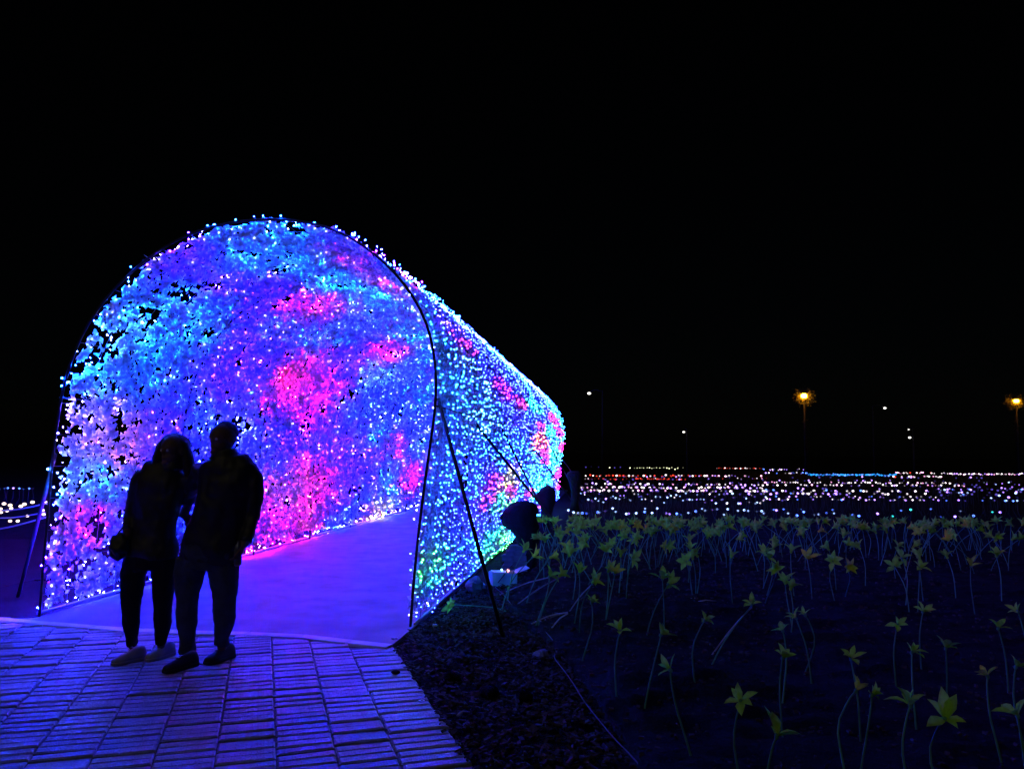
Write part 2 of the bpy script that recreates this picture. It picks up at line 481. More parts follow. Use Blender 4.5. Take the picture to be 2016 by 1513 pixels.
# leafy cloth on the net
nh = Noise2(21); nb2 = Noise2(5); nc = Noise2(9)
def leaf_field(n, s0, s1, size, seed):
    r = np.random.default_rng(seed)
    s = r.uniform(s0, s1, n); t = r.uniform(0.02, PER - 0.02, n)
    hole = nh.fbm(s * 2.6, t * 2.6, 3)
    thr = 0.30 + 0.050 * np.exp(-((t - 2.6) / 1.6) ** 2) * np.exp(-(s / 3.0) ** 2) + 0.05 * np.exp(-((t - 1.0) / 0.9) ** 2) * np.exp(-(s / 2.) ** 2)
    row = nb2(s * 0.9, t * 6.5)
    keep = (hole + 0.14 * (row - .5) > thr) | (r.random(n) < 0.10)
    keep &= nb2.fbm(s * 9 + 3, t * 9 + 1, 2) > 0.20 + 0.17 * np.exp(-((t - 1.9) / 1.7) ** 2) * np.exp(-(s / 3.5) ** 2)
    # frayed along the front edge and the base
    keep &= (s > 0.03 + 0.12 * nb2(t * 5, t * 0 + 3)) & ((t > .05 + .16 * nb2(s * 5, s * 0 + 8)) & (t < PER - .03 - .1 * nb2(s * 5, s * 0 + 1)))
    s = s[keep]; t = t[keep]; n = len(s)
    P = surf(s, t, r.normal(0, 0.020, n))
    Nn = surf_n(t)
    dirr = r.normal(size=(n, 3)); nn = Nn * 1.15 + dirr * 0.48; nn /= np.linalg.norm(nn, axis=1)[:, None]
    q = r.normal(size=(n, 3)); u = np.cross(nn, q); u /= np.linalg.norm(u, axis=1)[:, None]; v = np.cross(nn, u)
    ln = size * r.uniform(.65, 1.35, n)[:, None]; wd = ln * r.uniform(.30, .48, n)[:, None]; fo = ln * r.uniform(.05, .25, n)[:, None]
    base = P - u * ln * .5; tip = P + u * ln * .5 - nn * fo * .4
    le = P + v * wd + nn * fo; ri = P - v * wd + nn * fo
    V = np.stack([base, le, tip, ri], 1).reshape(-1, 3)
    i = np.arange(n)[:, None] * 4
    Fc = np.concatenate([i + np.array([[0, 1, 2]]), i + np.array([[0, 2, 3]])], 1).reshape(-1, 3)
    return V, Fc, P
V1, F1, _ = leaf_field(86000, 0, 6.0, 0.066, 1)
V2, F2, _ = leaf_field(78000, 6.0, TLEN, 0.092, 2)
VV = np.concatenate([V1, V2]); FF = np.concatenate([F1, F2 + len(V1)])
tpart(tag(link('leaf_netting', np_mesh('leaf_netting', VV, FF, [M['leaf']])), kind='stuff'))
# the larger cloth leaves nearest the entrance, one by one
lm = []
for j in range(8):
    mb = MB(); r = random.Random(j); w = r.uniform(.014, .022); l = r.uniform(.045, .06); f = r.uniform(.004, .014)
    pts = [(0, -l, 0), (w * .8, -l * .45, f), (w, l * .1, f), (w * .5, l * .6, f * .5), (0, l, -f), (-w * .5, l * .6, f * .5), (-w, l * .1, f), (-w * .8, -l * .45, f), (0, 0, 0)]
    mb.add(pts, [(8, k, (k + 1) % 8) for k in range(8)])
    lm.append(mb.mesh('leaf', M['leaf']))
tl = RNG.uniform(0.15, PER - .1, 300); sl = np.abs(RNG.normal(0.0, 0.09, 300)) + .01
PL = surf(sl, tl, 0.0) + RNG.normal(0, .028, (300, 3)); NL = surf_n(tl)
for p, n_ in zip(PL, NL):
    q = Vector(n_).lerp(Vector((random.gauss(0, 1), random.gauss(0, 1), random.gauss(0, 1))), 0.35).to_track_quat('Z', 'Y')
    mw = Matrix.Translation(Vector(p)) @ q.to_matrix().to_4x4() @ Matrix.Rotation(random.uniform(0, 6.28), 4, 'Z')
    o = link('leaf', random.choice(lm)); tpart(o); o.matrix_world = mw

# the lights: colour patches laid over the skin in (s, t)
BLOBS = [('V',0.41,3.83,0.56,0.37),('V',0.12,3.78,0.32,0.22),('V',2.15,3.69,0.90,0.54),('V',1.34,3.72,0.48,0.31),('A',0.81,4.70,1.89,0.82),('A',0.64,4.05,0.62,0.36),('C',1.72,4.80,2.06,0.77),('C',2.86,4.93,2.19,0.70),('C',1.24,4.75,1.21,0.48),('M',3.46,3.99,0.93,0.41),('P',3.42,4.05,0.46,0.20),('M',1.67,5.46,1.17,0.45),('P',2.40,5.28,0.91,0.27),('C',0.81,2.94,0.73,0.50),('W',0.53,2.76,0.45,0.32),('A',0.58,2.43,1.00,0.63),('A',1.54,3.09,0.73,0.49),('V',3.08,2.73,1.15,0.59),('V',3.86,3.01,0.87,0.45),('M',4.60,2.70,1.43,0.63),('P',4.89,2.78,0.82,0.37),('M',6.02,2.91,1.66,0.68),('M',5.69,2.40,1.32,0.51),('V',6.52,3.46,1.25,0.59),('V',6.41,1.89,2.09,0.72),('M',7.67,3.84,1.11,0.38),('W',8.37,3.42,1.18,0.50),('C',12.82,3.08,0.90,0.35),('C',6.64,4.66,1.60,0.55),('L',0.49,1.74,0.74,0.46),('K',1.00,1.64,0.55,0.33),('L',0.15,1.58,0.36,0.25),('V',1.76,1.65,0.77,0.42),('V',1.81,1.89,0.43,0.24),('C',0.64,1.24,0.67,0.42),('W',0.33,1.33,0.46,0.30),('L',0.39,0.78,0.46,0.30),('M',0.61,0.86,0.36,0.23),('V',0.16,0.42,0.36,0.24),('I',0.84,0.32,0.70,0.42),('V',6.93,1.81,1.95,0.66),('V',8.48,1.23,2.41,0.72),('I',4.15,1.46,1.05,0.45),('K',5.30,0.96,0.83,0.33),('P',6.19,0.66,2.14,0.75),('P',6.60,0.99,1.56,0.55),('M',4.77,0.75,1.16,0.47),('M',5.01,0.33,0.99,0.40),('V',7.65,0.85,1.82,0.59),('M',11.52,1.72,1.25,0.33),('M',13.52,0.86,1.84,0.44),('Y',10.96,0.21,0.94,0.26),('K',10.18,0.17,0.98,0.28),('A',0.41,8.10,2.14,0.41),('C',0.29,7.41,1.90,0.34),('W',0.67,7.07,2.09,0.33),('C',0.14,6.83,1.20,0.30),('A',1.22,7.83,3.00,0.50),('C',1.98,7.51,1.93,0.30),('W',2.57,7.67,1.67,0.25),('A',1.23,8.65,2.66,0.46),('B',5.19,7.32,3.00,0.48),('B',3.74,6.82,3.00,0.52),('B',1.97,6.63,2.38,0.45),('V',1.27,6.69,1.00,0.20),('M',1.71,6.81,0.71,0.11),('P',1.84,6.85,0.35,0.10),('M',4.49,7.13,0.99,0.13),('P',6.71,7.18,1.05,0.12),('W',2.87,7.26,0.83,0.13),('A',6.14,7.87,3.00,0.53),('A',8.27,8.35,3.00,0.53),('B',8.34,7.64,2.69,0.25),('P',10.50,7.47,1.18,0.10),('R',10.80,7.81,1.47,0.13),('M',12.85,8.24,1.48,0.12),('P',12.25,8.05,1.39,0.12),('T',9.43,7.07,1.37,0.12),('T',13.46,7.50,1.82,0.13),('T',14.79,8.19,2.87,0.21),('T',12.26,8.93,2.87,0.24),('P',14.72,7.11,2.25,0.15),('M',16.62,7.42,2.18,0.14),('P',19.17,7.87,2.30,0.14),('M',19.20,8.73,2.88,0.18),('P',20.24,9.12,2.45,0.15),('B',5.04,9.08,1.22,0.17),('L',6.57,8.27,0.92,0.11),('Y',5.79,8.46,0.82,0.10),('R',5.80,8.60,0.96,0.12),('P',6.05,8.74,0.99,0.12),('G',5.44,8.83,0.89,0.12),('T',4.86,8.79,0.81,0.11),('G',5.97,8.99,0.83,0.11),('M',4.09,8.45,0.72,0.11),('M',3.71,8.72,0.67,0.10),('G',0.29,9.09,0.39,0.10),('T',0.66,9.22,0.78,0.17),('G',5.14,9.60,0.91,0.14),('A',1.84,9.39,2.11,0.36),('B',1.33,9.48,1.42,0.34),('B',1.88,8.82,1.38,0.24),('P',9.52,8.92,1.00,0.10),('P',11.32,9.37,1.35,0.12),('T',4.90,9.30,1.48,0.20)]
LEDC = dict(  # emission colour, strength
    V=((0.010, 0.0007, 1.0), 1.8), A=((0.001, 0.045, 1.0), 1.0), C=((0.001, 0.10, 1.0), 0.9), M=((0.44, 0.001, 1.0), 0.66),
    P=((1.0, 0.006, 0.30), 0.33), W=((0.03, 0.15, 1.0), 0.6), L=((0.08, 0.04, 1.0), 0.6), K=((1.0, 0.15, 0.9), 0.10),
    I=((0.008, 0.012, 1.0), 0.8), B=((0.002, 0.008, 1.0), 0.9), Y=((1.0, 0.65, 0.15), 0.22), R=((1.0, 0.04, 0.03), 0.5),
    T=((0.01, 0.60, 0.60), 0.5), G=((0.04, 1.0, 0.08), 0.5))
keys = list(LEDC)
LEDS = 12500.0
led_m = [glow('led_' + n, c, LEDS * k) for n, (c, k) in zip(
    ('violet', 'azure', 'cyan', 'magenta', 'pink', 'pale_cyan', 'lavender', 'peach', 'indigo', 'blue', 'amber', 'red', 'teal', 'green'), [LEDC[k] for k in keys])]
def colour_of(s, t):
    n = len(s)
    w1 = (nc.fbm(s * 1.6, t * 1.6, 3) - .5) * 1.5; w2 = (nc.fbm(s * 1.6 + 31, t * 1.6 + 17, 3) - .5) * 1.5
    base = nb2.fbm(s * .55 + 11, t * 1.1 + 5, 3)
    lab = np.where(t < 6.2, np.where(base > .60, keys.index('A'), np.where(base < .45, keys.index('B'), keys.index('I'))),
                   np.where(base > .47, keys.index('A'), keys.index('B')))
    best = np.full(n, 1e9)
    jr = RNG.random(n)
    for c, bs, bt, rs, rt in BLOBS:
        if bt > 6.5 and c in 'PMRYGT': q_ = 1.75 if c in 'YGR' else 1.25; rs *= q_; rt *= q_
        d2 = ((s - bs) / rs + w1 * .35) ** 2 + ((t - bt) / rt + w2 * .35) ** 2
        ok = (d2 < 1.0 - 0.45 * jr) & (rs * rt < best)
        lab = np.where(ok, keys.index(c), lab); best = np.where(ok, rs * rt, best)
    return lab
def led_positions():
    S = []; T = []; O = []; RR = []
    for s0, s1, sp, rad in ((0.03, 4.5, .105, .0055), (4.5, 10, .125, .0066), (10, TLEN, .15, .0085)):
        ss = np.arange(s0, s1, sp); ts = np.arange(.06, PER - .03, sp * .93)
        a, b = np.meshgrid(ss, ts, indexing='ij'); a = a.ravel(); b = b.ravel(); n = len(a)
        a = np.clip(a + RNG.normal(0, sp * .34, n), 0.0, TLEN); b = np.clip(b + RNG.normal(0, sp * .26, n), .03, PER - .03)
        drop = RNG.random(n) < np.where(b < 6.0, 0.45, 0.18)
        a = a[~drop]; b = b[~drop]; n = len(a)
        inside = RNG.random(n) < np.where(b < 6.2, .14, .04)
        S.append(a); T.append(b); O.append(np.where(inside, -0.035, np.where(a < .25, .04, np.where(b < 5.9, .11, .10))) + RNG.normal(0, .012, n)); RR.append(np.full(n, rad) * RNG.uniform(.8, 1.2, n) * np.where(inside, 1.0, np.where(b > 5.9, .85, np.where((b > 3.3) & (a < 1.2), .8, 1.0))))
    # rows of bulbs along the two base rails and round the entrance hoop
    for tb, of in ((.07, -.03), (PER - .09, .02)):
        n = 90; S.append(np.sort(RNG.uniform(.05, TLEN, n))); T.append(np.full(n, tb) + np.sign(3 - tb) * np.abs(RNG.normal(0, .05, n))); O.append(np.full(n, of)); RR.append(np.full(n, .006))
    n = 70; S.append(np.abs(RNG.normal(0, .09, n))); T.append(np.linspace(.1, PER - .1, n) + RNG.normal(0, .03, n)); O.append(RNG.uniform(-.05, .02, n)); RR.append(np.full(n, .0065))
    return map(np.concatenate, (S, T, O, RR))
S_, T__, O_, R_ = led_positions()
CE = surf(S_, T__, O_)
lab = colour_of(S_, T__)
a5 = np.arange(4) * (math.pi / 2)
oct_v = np.array([(math.cos(a), math.sin(a), 0) for a in a5] + [(0, 0, 1), (0, 0, -1)])
oct_f = np.array([(0, 1, 4), (1, 2, 4), (2, 3, 4), (3, 0, 4), (1, 0, 5), (2, 1, 5), (3, 2, 5), (0, 3, 5)])
n = len(CE)
LV = (CE[:, None, :] + oct_v[None] * R_[:, None, None]).reshape(-1, 3)
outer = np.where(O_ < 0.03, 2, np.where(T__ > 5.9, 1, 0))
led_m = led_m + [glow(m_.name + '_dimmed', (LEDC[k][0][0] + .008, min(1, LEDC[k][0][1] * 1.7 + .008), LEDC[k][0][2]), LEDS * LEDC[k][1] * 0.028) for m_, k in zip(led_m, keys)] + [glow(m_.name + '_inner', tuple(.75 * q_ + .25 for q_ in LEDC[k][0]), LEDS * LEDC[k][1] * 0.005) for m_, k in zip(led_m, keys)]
LF = (np.arange(n)[:, None, None] * 6 + oct_f[None]).reshape(-1, 3)
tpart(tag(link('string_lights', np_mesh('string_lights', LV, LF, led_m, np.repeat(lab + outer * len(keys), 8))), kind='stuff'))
print('LEDS', n, 'LEAVES', len(FF) // 2)

# cable ties that stick up from the roof
ties = MB()
for k in range(170):
    s = random.uniform(0, 9); t = random.choice((4.9, 6.2, 5.6, 3.6, 6.6, 2.05)) + random.gauss(0, .05)
    p = Vector(surf(s, t, .03)[0]); nrm = Vector(surf_n(np.array([t]))[0])
    q = p + (nrm + Vector((random.gauss(0, .4), random.gauss(0, .4), random.gauss(0, .3)))).normalized() * random.uniform(.06, .13)
    ties.tube([p, q], [.003, .0015], 3)
tpart(tag(ties.build('cable_ties', M['steel']), kind='stuff'))

# slanting props
def prop(st, base, r):
    top = Vector(surf(st[0], st[1], .05)[0]); b = Vector(base)
    d = (top - b).normalized()
    mb = MB(); mb.tube([b - d * .06, b.lerp(top, .5) + Vector((0, 0, -.012)), top + d * .08], r, 8)
    return tpart(mb.build('brace_pole', M['pipe'], None, True))
prop((0.06, 7.62), (-0.04, 6.73, 0), .017)
prop((2.26, 7.74), ground(1116, 1056), .017)
prop((4.46, 7.74), ground(1088, 1040), .016)
prop((9.55, 7.94), ground(1140, 1004), .016)
prop((14.3, 7.88), ground(1146, 990), .016)
prop((17.2, 8.04), ground(1160, 975), .016)
prop((0.06, 1.45), ground(35, 1175), .019)
# pale tag tied to the outside of the net
mb = MB(); p = Vector(surf(1.90, 9.05, .10)[0])
mb.box(p, (.012, .075, .055), Matrix.Rotation(.5, 3, 'X'))
tpart(mb.build('white_tag', M['whitebox']))

# ------------------------------------------------------------------ soil bed beside the tunnel: weed fabric, bark chips, stones
en = [ground(*p) for p in ((1262, 1545), (1225, 1470), (1180, 1400), (1140, 1335), (1100, 1290), (1040, 1240), (985, 1190))]
fb_left = [(p.x, p.y) for p in en] + [(0.55, 12.0), (1.3, 17.6)]
fb_right = 12.0
wn1 = Noise2(40); wn2 = Noise2(41)
ys = np.arange(2.6, 17.4, 0.055)
lx = np.interp(ys, [p[1] for p in [(0.68, 2.6)] + fb_left], [p[0] for p in [(0.68, 2.6)] + fb_left])
us = np.linspace(0, 1, 170) ** 1.35
X = lx[:, None] + us[None, :] * (fb_right - lx[:, None]); Y = np.repeat(ys[:, None], len(us), 1)
X = X + 0.03 * wn2(Y * 9, X * 0) * (us[None, :] < .02)
rid = np.abs(wn1.fbm(X * 1.1 + Y * 1.2, Y * 2.6 - X * .7, 3) - .5)
Z = 0.018 + 0.075 * np.clip(0.10 - rid, 0, 1) / .10 * wn2(X * .8, Y * .8) + 0.03 * wn2.fbm(X * 2, Y * 2, 3)
Z[:, 0] = -0.03
ii = np.arange(X.size).reshape(X.shape)
Fq = np.stack([ii[:-1, :-1], ii[:-1, 1:], ii[1:, 1:], ii[1:, :-1]], -1).reshape(-1, 4)
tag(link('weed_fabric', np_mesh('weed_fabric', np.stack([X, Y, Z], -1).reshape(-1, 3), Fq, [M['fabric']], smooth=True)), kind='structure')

mb = MB()
def soil_z(x, y):
    i = min(max(np.searchsorted(gx, x), 1), len(gx) - 1); j = min(max(np.searchsorted(gy, y), 1), len(gy) - 1)
    return float(GZ[i, j])
n_chip = 0
while n_chip < 5200:
    y = random.uniform(3.2, 9.5); x = random.uniform(-1.0, 1.0)
    vv_ = x * .952 + y * .306
    if (Vector((x, y, 0)) - ground(830, 1379)).length < .07: continue
    if vv_ < 1.10 and not (vv_ > 1.084 - abs(random.gauss(0, .018)) and y < 6.3): continue
    wall = R0.x + (y - R0.y) * TD.x / TD.y + .06
    if y > 6.5 and x < (wall if y > R0.y else -0.95 + (y - 6.43) * .07): continue
    if x > np.interp(y, ys, lx) + random.uniform(-.05, .12): continue
    l = random.uniform(.012, .05); w = l * random.uniform(.25, .7); h = random.uniform(.003, .010)
    rot = Matrix.Rotation(random.uniform(0, 6.3), 3, 'Z') @ Matrix.Rotation(random.gauss(0, .35), 3, 'X') @ Matrix.Rotation(random.gauss(0, .3), 3, 'Y')
    mb.box((x, y, (soil_z(x, y) if vv_ > 1.10 else 0.0) + random.uniform(.002, .022)), (l, w, h), rot)
    n_chip += 1
tag(mb.build('bark_mulch', M['chip']), kind='stuff', label='dark bark chippings heaped between the paving edge and the weed fabric')

def rock(p, r, sc, label, m='rock', seed=0):
    rr = random.Random(seed); mb = MB(); mb.ball((0, 0, 0), 1, 12, 8)
    nv = []
    for v in mb.v:
        v = Vector(v); k = 1 + 0.22 * math.sin(v.x * 3 + seed) * math.cos(v.y * 4 + seed * 2) + rr.uniform(-.08, .08)
        nv.append((v.x * k * r * sc[0], v.y * k * r * sc[1], v.z * k * r * sc[2]))
    mb.v = nv
    o = mb.build('rock', M[m], loc=(p.x, p.y, p.z + r * sc[2] * .45)); o.rotation_euler = (0, .1, rr.uniform(0, 3))
    tag(o, label, 'rock', 'stones lying in the dark bed')
rock(ground(1066, 1292), .075, (1.25, .8, .5), 'palest bluish stone on the fold of the weed fabric', seed=1)
rock(ground(890, 1338), .055, (1.3, 1, .75), 'dark round clod lying in the mulch near the paving edge', 'soil', 2)
rock(ground(965, 1368), .07, (1.3, .9, .6), 'black flattish clod in the mulch, below the foot of the long brace pole', 'soil', 3)
rock(ground(1032, 1375), .06, (1.2, .9, .7), 'dark clod lying close to the cable in the lower mulch', 'soil', 4)
rock(ground(935, 1160), .12, (1.2, .9, .8), 'dark boulder half hidden behind the brace pole beside the white box', 'stone', 5)
def pebble(px, py, r, label, m='sole'):
    mb = MB(); mb.ball((0, 0, 0), r, 8, 5, sc=(1.3, .9, .6))
    tag(mb.build('pebble', M[m], loc=ground(px, py, .016)), label, 'pebble')
pebble(774, 1256, .014, 'white pebble just inside the corner of the kerb, left one of a pair')
pebble(782, 1256, .012, 'white pebble just inside the corner of the kerb, right one of a pair')
pebble(779, 1322, .026, 'small dark stone on the paving near its right edge', 'soil')
pebble(1012, 1166, .030, 'flat pale scrap stone on the soil below the white box', 'whitebox')
pebble(856, 1230, .020, 'light pebble on the mulch under the tunnel corner', 'kerb')
pebble(1218, 1219, .022, 'pale pebble on the weed fabric beside the lowest broad-leaved lily', 'kerb')
# washer-like marker let into the paving
t = tag(empty('survey_marker', ground(830, 1379, .009)), 'small white ring marker with a dark centre set in the paving near the bed', 'marker')
mb = MB(); nseg = 20
ringv = [(math.cos(2 * math.pi * k / nseg) * r, math.sin(2 * math.pi * k / nseg) * r, z) for r, z in ((.021, 0.0), (.021, .004), (.009, .004), (.009, 0.0)) for k in range(nseg)]
mb.add(ringv, [(a * nseg + k, a * nseg + (k + 1) % nseg, ((a + 1) % 4) * nseg + (k + 1) % nseg, ((a + 1) % 4) * nseg + k) for a in range(4) for k in range(nseg)])
mb.build('ring', M['whitebox'], t)
mb = MB(); mb.ball((0, 0, .001), .0085, 8, 4, sc=(1, 1, .4)); mb.build('centre', M['dot'], t)
# cable trailing along the edge of the fabric
cpx = [(975, 1160), (1000, 1185), (1022, 1222), (1060, 1238), (1085, 1262), (1100, 1285), (1088, 1300), (1105, 1322), (1125, 1345), (1150, 1390), (1180, 1430), (1210, 1462), (1245, 1500), (1275, 1540)]
cp = [ground(x, y) + Vector((0, 0, .03 + .008 * math.sin(i * 2.1))) for i, (x, y) in enumerate(cpx)]
def smooth_pts(p, it=2):
    for _ in range(it):
        q = [p[0]]
        for a, b in zip(p, p[1:]): q += [a.lerp(b, .25), a.lerp(b, .75)]
        p = q + [p[-1]]
    return p
mb = MB(); mb.tube(smooth_pts(cp), .0045, 5)
tag(mb.build('cable', M['cable'], None, True), 'thin pale cable snaking along the edge of the weed fabric', 'cable')
# twigs
for k, (a, b, lb) in enumerate([((1060, 1232), (1140, 1208), 'bare twig lying on the fabric below the leftmost lilies'), ((900, 1420), (925, 1412), 'short pale twig in the mulch beside the lower paving edge'),
                 ((1375, 1190), (1412, 1189), 'bent piece of pale litter lying in the middle of the dark bed'), ((1360, 1184), (1382, 1188), 'second piece of pale litter touching the bent one')]):
    p, q = ground(*a), ground(*b); p.z = q.z = .035
    mb = MB(); mb.tube([p, p.lerp(q, .4) + Vector((0, .01, .012)), q], [.007, .006, .003], 5)
    tag(mb.build('twig', M['kerb' if k > 1 else 'rope'], None, True), lb, 'litter' if k > 1 else 'twig')

mb = MB()
for k in range(5200):
    y = random.uniform(3.0, 13.0); x = np.interp(y, ys, lx) + abs(random.gauss(0, 2.6)) * (1 if random.random() < .6 else 2.0) - .05
    if x > 11: continue
    l = random.uniform(.008, .034) * (.7 + y * .06); w = l * random.uniform(.3, .9); h = l * random.uniform(.2, .6)
    rot = Matrix.Rotation(random.uniform(0, 6.3), 3, 'Z') @ Matrix.Rotation(random.gauss(0, .4), 3, 'X')
    mb.box((x, y, .036 + .02 * float(wn2(x * .8, y * .8)) + random.uniform(0, .01)), (l, w, h), rot)
tag(mb.build('soil_crumbs', M['chip']), kind='stuff', label='crumbs of soil and dead leaf scattered over the dark weed fabric')
# sack-covered anchors that the props are tied to
def blob_mesh(rings, mat_, seed, nseg=18, rough=.06):
    """rings: (z, cx, cy, rx, ry)"""
    rr = random.Random(seed); mb = MB(); vs_ = []
    for z, cx, cy_, rx, ry in rings:
        for k in range(nseg):
            a = 2 * math.pi * k / nseg
            f = 1 + rough * math.sin(a * 3 + z * 14 + seed) + rr.uniform(-rough, rough) * .6
            vs_.append((cx + math.cos(a) * rx * f, cy_ + math.sin(a) * ry * f, z + rr.uniform(-.006, .006)))
    fs = [(i * nseg + k, i * nseg + (k + 1) % nseg, (i + 1) * nseg + (k + 1) % nseg, (i + 1) * nseg + k) for i in range(len(rings) - 1) for k in range(nseg)]
    fs += [tuple(range(nseg - 1, -1, -1)), tuple((len(rings) - 1) * nseg + k for k in range(nseg))]
    mb.add(vs_, fs)
    return mb.mesh('blob', mat_, True)
a1 = tag(empty('anchor', ground(1022, 1122)), 'larger black sack slumped over a stone pedestal, nearest the white box', 'anchor', 'sack-covered anchors beside the tunnel')
link('sack', blob_mesh([(.30, .13, 0, .10, .12), (.36, .12, 0, .15, .15), (.50, .09, 0, .18, .17), (.60, .02, 0, .245, .19), (.70, -.01, 0, .255, .20), (.80, .02, 0, .23, .18), (.87, .04, 0, .18, .15), (.915, .05, 0, .11, .10), (.93, .05, 0, .03, .03)], M['sack'], 1), a1)
link('sack_fall', blob_mesh([(.0, .16, -.02, .075, .09), (.12, .15, -.02, .085, .10), (.34, .14, 0, .10, .11)], M['sack'], 4), a1)
for z, w, d, x in ((.035, .34, .30, .0), (.105, .30, .27, .015), (.17, .32, .28, -.005), (.235, .27, .25, .01), (.30, .22, .2, .02)):
    mb = MB(); mb.box((0, 0, 0), (w, d, .066), Matrix.Rotation(random.uniform(-.15, .15), 3, 'Z'))
    mb.v = [tuple(c + random.uniform(-.012, .012) for c in v) for v in mb.v]
    link('base_stone', mb.mesh('base_stone', M['stone']), a1, (x - .05, .02, z))
a2 = tag(empty('anchor', ground(1076, 1036)), 'narrow black sack on a post where two brace poles meet', 'anchor', 'sack-covered anchors beside the tunnel')
link('sack', blob_mesh([(.0, .02, 0, .16, .16), (.10, 0, 0, .13, .14), (.25, 0, 0, .115, .12), (.42, .01, 0, .13, .12), (.55, .0, 0, .19, .15), (.66, -.01, 0, .215, .17), (.75, .01, 0, .19, .16), (.83, .02, 0, .13, .11), (.87, .02, 0, .04, .04)], M['sack'], 2), a2)
a3 = tag(empty('anchor', ground(1131, 1012)), 'tall dark anchor post beyond the second sack, at the edge of the lit field', 'anchor', 'sack-covered anchors beside the tunnel')
link('sack', blob_mesh([(.0, 0, 0, .16, .16), (.3, 0, 0, .10, .10), (.6, .02, 0, .11, .11), (.85, .0, 0, .18, .16), (1.02, -.02, 0, .2, .17), (1.12, -.02, 0, .12, .1)], M['sack'], 3), a3)

# open white junction box
bx = tag(empty('junction_box', ground(990, 1150), .25), 'small pale blue-lit junction box with its lid flap open, on the soil by the tunnel', 'junction box')
mb = MB(); W_, D_, H_ = .30, .20, .15; th = .006
mb.box((0, -D_ / 2, H_ / 2), (W_, th, H_)); mb.box((0, D_ / 2, H_ / 2), (W_, th, H_)); mb.box((-W_ / 2 + th / 2, 0, H_ / 2), (th, D_ - th * 1.2, H_ - .002)); mb.box((W_ / 2 - th / 2, 0, H_ / 2), (th, D_ - th * 1.2, H_ - .002)); mb.box((0, 0, .02), (W_ - .02, D_ - .02, .006))
mb.build('box_body', M['whitebox'], bx)
mb = MB(); mb.box((W_ / 2 + .075, 0, H_ + .025), (.17, D_, .006), Matrix.Rotation(-.35, 3, 'Y')); mb.build('lid_flap', M['whitebox'], bx)
mb = MB(); mb.box((-.045, 0, H_ + .004), (.17, D_, .006), Matrix.Rotation(.04, 3, 'Y')); mb.build('lid_panel', M['whitebox'], bx)
mb = MB(); mb.ball((.055, -.03, H_ + .02), .017); mb.build('indicator_light', glow('box_light_pink', (1, .35, .35), 6), bx)
mb = MB(); mb.ball((-.01, .03, H_ + .022), .010); mb.build('indicator_light', glow('box_light_cyan', (.4, 1, .9), 8), bx)
mb = MB(); mb.tube([(-.02, -.11, .02), (-.10, -.16, .05), (.03, -.08, .17), (.16, .02, .26)], .006, 5); mb.build('lead', M['pipe'], bx, True)
mb = MB(); mb.box((0, 0, 0), (.09, .06, .05), Matrix.Rotation(.6, 3, 'Z') @ Matrix.Rotation(.3, 3, 'X'))
mb.v = [(v[0] * (1 - .3 * (v[2] > 0)), v[1] * (1 - .3 * (v[2] > 0)), v[2]) for v in mb.v]
tag(mb.build('plug_cover', M['whitebox'], loc=ground(948, 1152, .03)), 'small blue-lit plastic plug cover on the soil left of the white box', 'plug cover')

# ------------------------------------------------------------------ unlit artificial lilies
def petal_shape(seed, L_=.098, W_=.018, curl=.5):
    r = random.Random(seed); L_ *= r.uniform(.85, 1.15); W_ *= r.uniform(.85, 1.2)
    rows = []
    for i, (u, w) in enumerate(((0, .25), (.25, .72), (.5, 1.0), (.75, .62), (1.0, 0.0))):
        a = .25 + curl * u * 1.5
        # path leaves the throat upwards and bends outwards
        x = L_ * (u * math.sin(.25) + .5 * curl * u * u); z = L_ * (u * math.cos(.25) - .28 * curl * u * u * 1.4)
        rows.append((x, z, W_ * w))
    vs_ = []
    for x, z, w in rows[:-1]:
        vs_ += [(x - w * .12, -w, z + w * .3), (x + w * .10, 0, z - w * .15), (x - w * .12, w, z + w * .3)]
    vs_.append((rows[-1][0], 0, rows[-1][1]))
    fs = []
    for i in range(3):
        b = i * 3
        fs += [(b, b + 1, b + 4, b + 3), (b + 1, b + 2, b + 5, b + 4)]
    fs += [(9, 10, 12), (10, 11, 12)]
    return vs_, fs
petal_meshes = []
for j in range(10):
    vs_, fs = petal_shape(j, curl=.35 + .06 * j)
    mb = MB(); mb.add(vs_, fs); petal_meshes.append(mb.mesh('petal', M['petal'], True))
petal_y = []
for j in range(4):
    vs_, fs = petal_shape(j + 20, curl=.5)
    mb = MB(); mb.add(vs_, fs); petal_y.append(mb.mesh('petal', M['petal_y'], True))
head_meshes = []
for j in range(9):
    r = random.Random(100 + j); mb = MB(); n = r.choice((5, 6, 6))
    for k in range(n):
        vs_, fs = petal_shape(j * 7 + k, curl=r.uniform(.3, 1.3))
        rot = Matrix.Rotation(2 * math.pi * k / n + r.uniform(-.3, .3), 3, 'Z')
        mb.add([rot @ Vector(v) for v in vs_], fs)
    mb.ball((0, 0, .004), .011, 6, 4)
    head_meshes.append(mb.mesh('flower_head', [M['petal_y'] if j == 8 else M['petal']], True))
calyx = MB(); calyx.ball((0, 0, .0), .011, 6, 4, sc=(1, 1, 1.4)); calyx_m = calyx.mesh('calyx', M['stem'], True)
stem_cache = {}
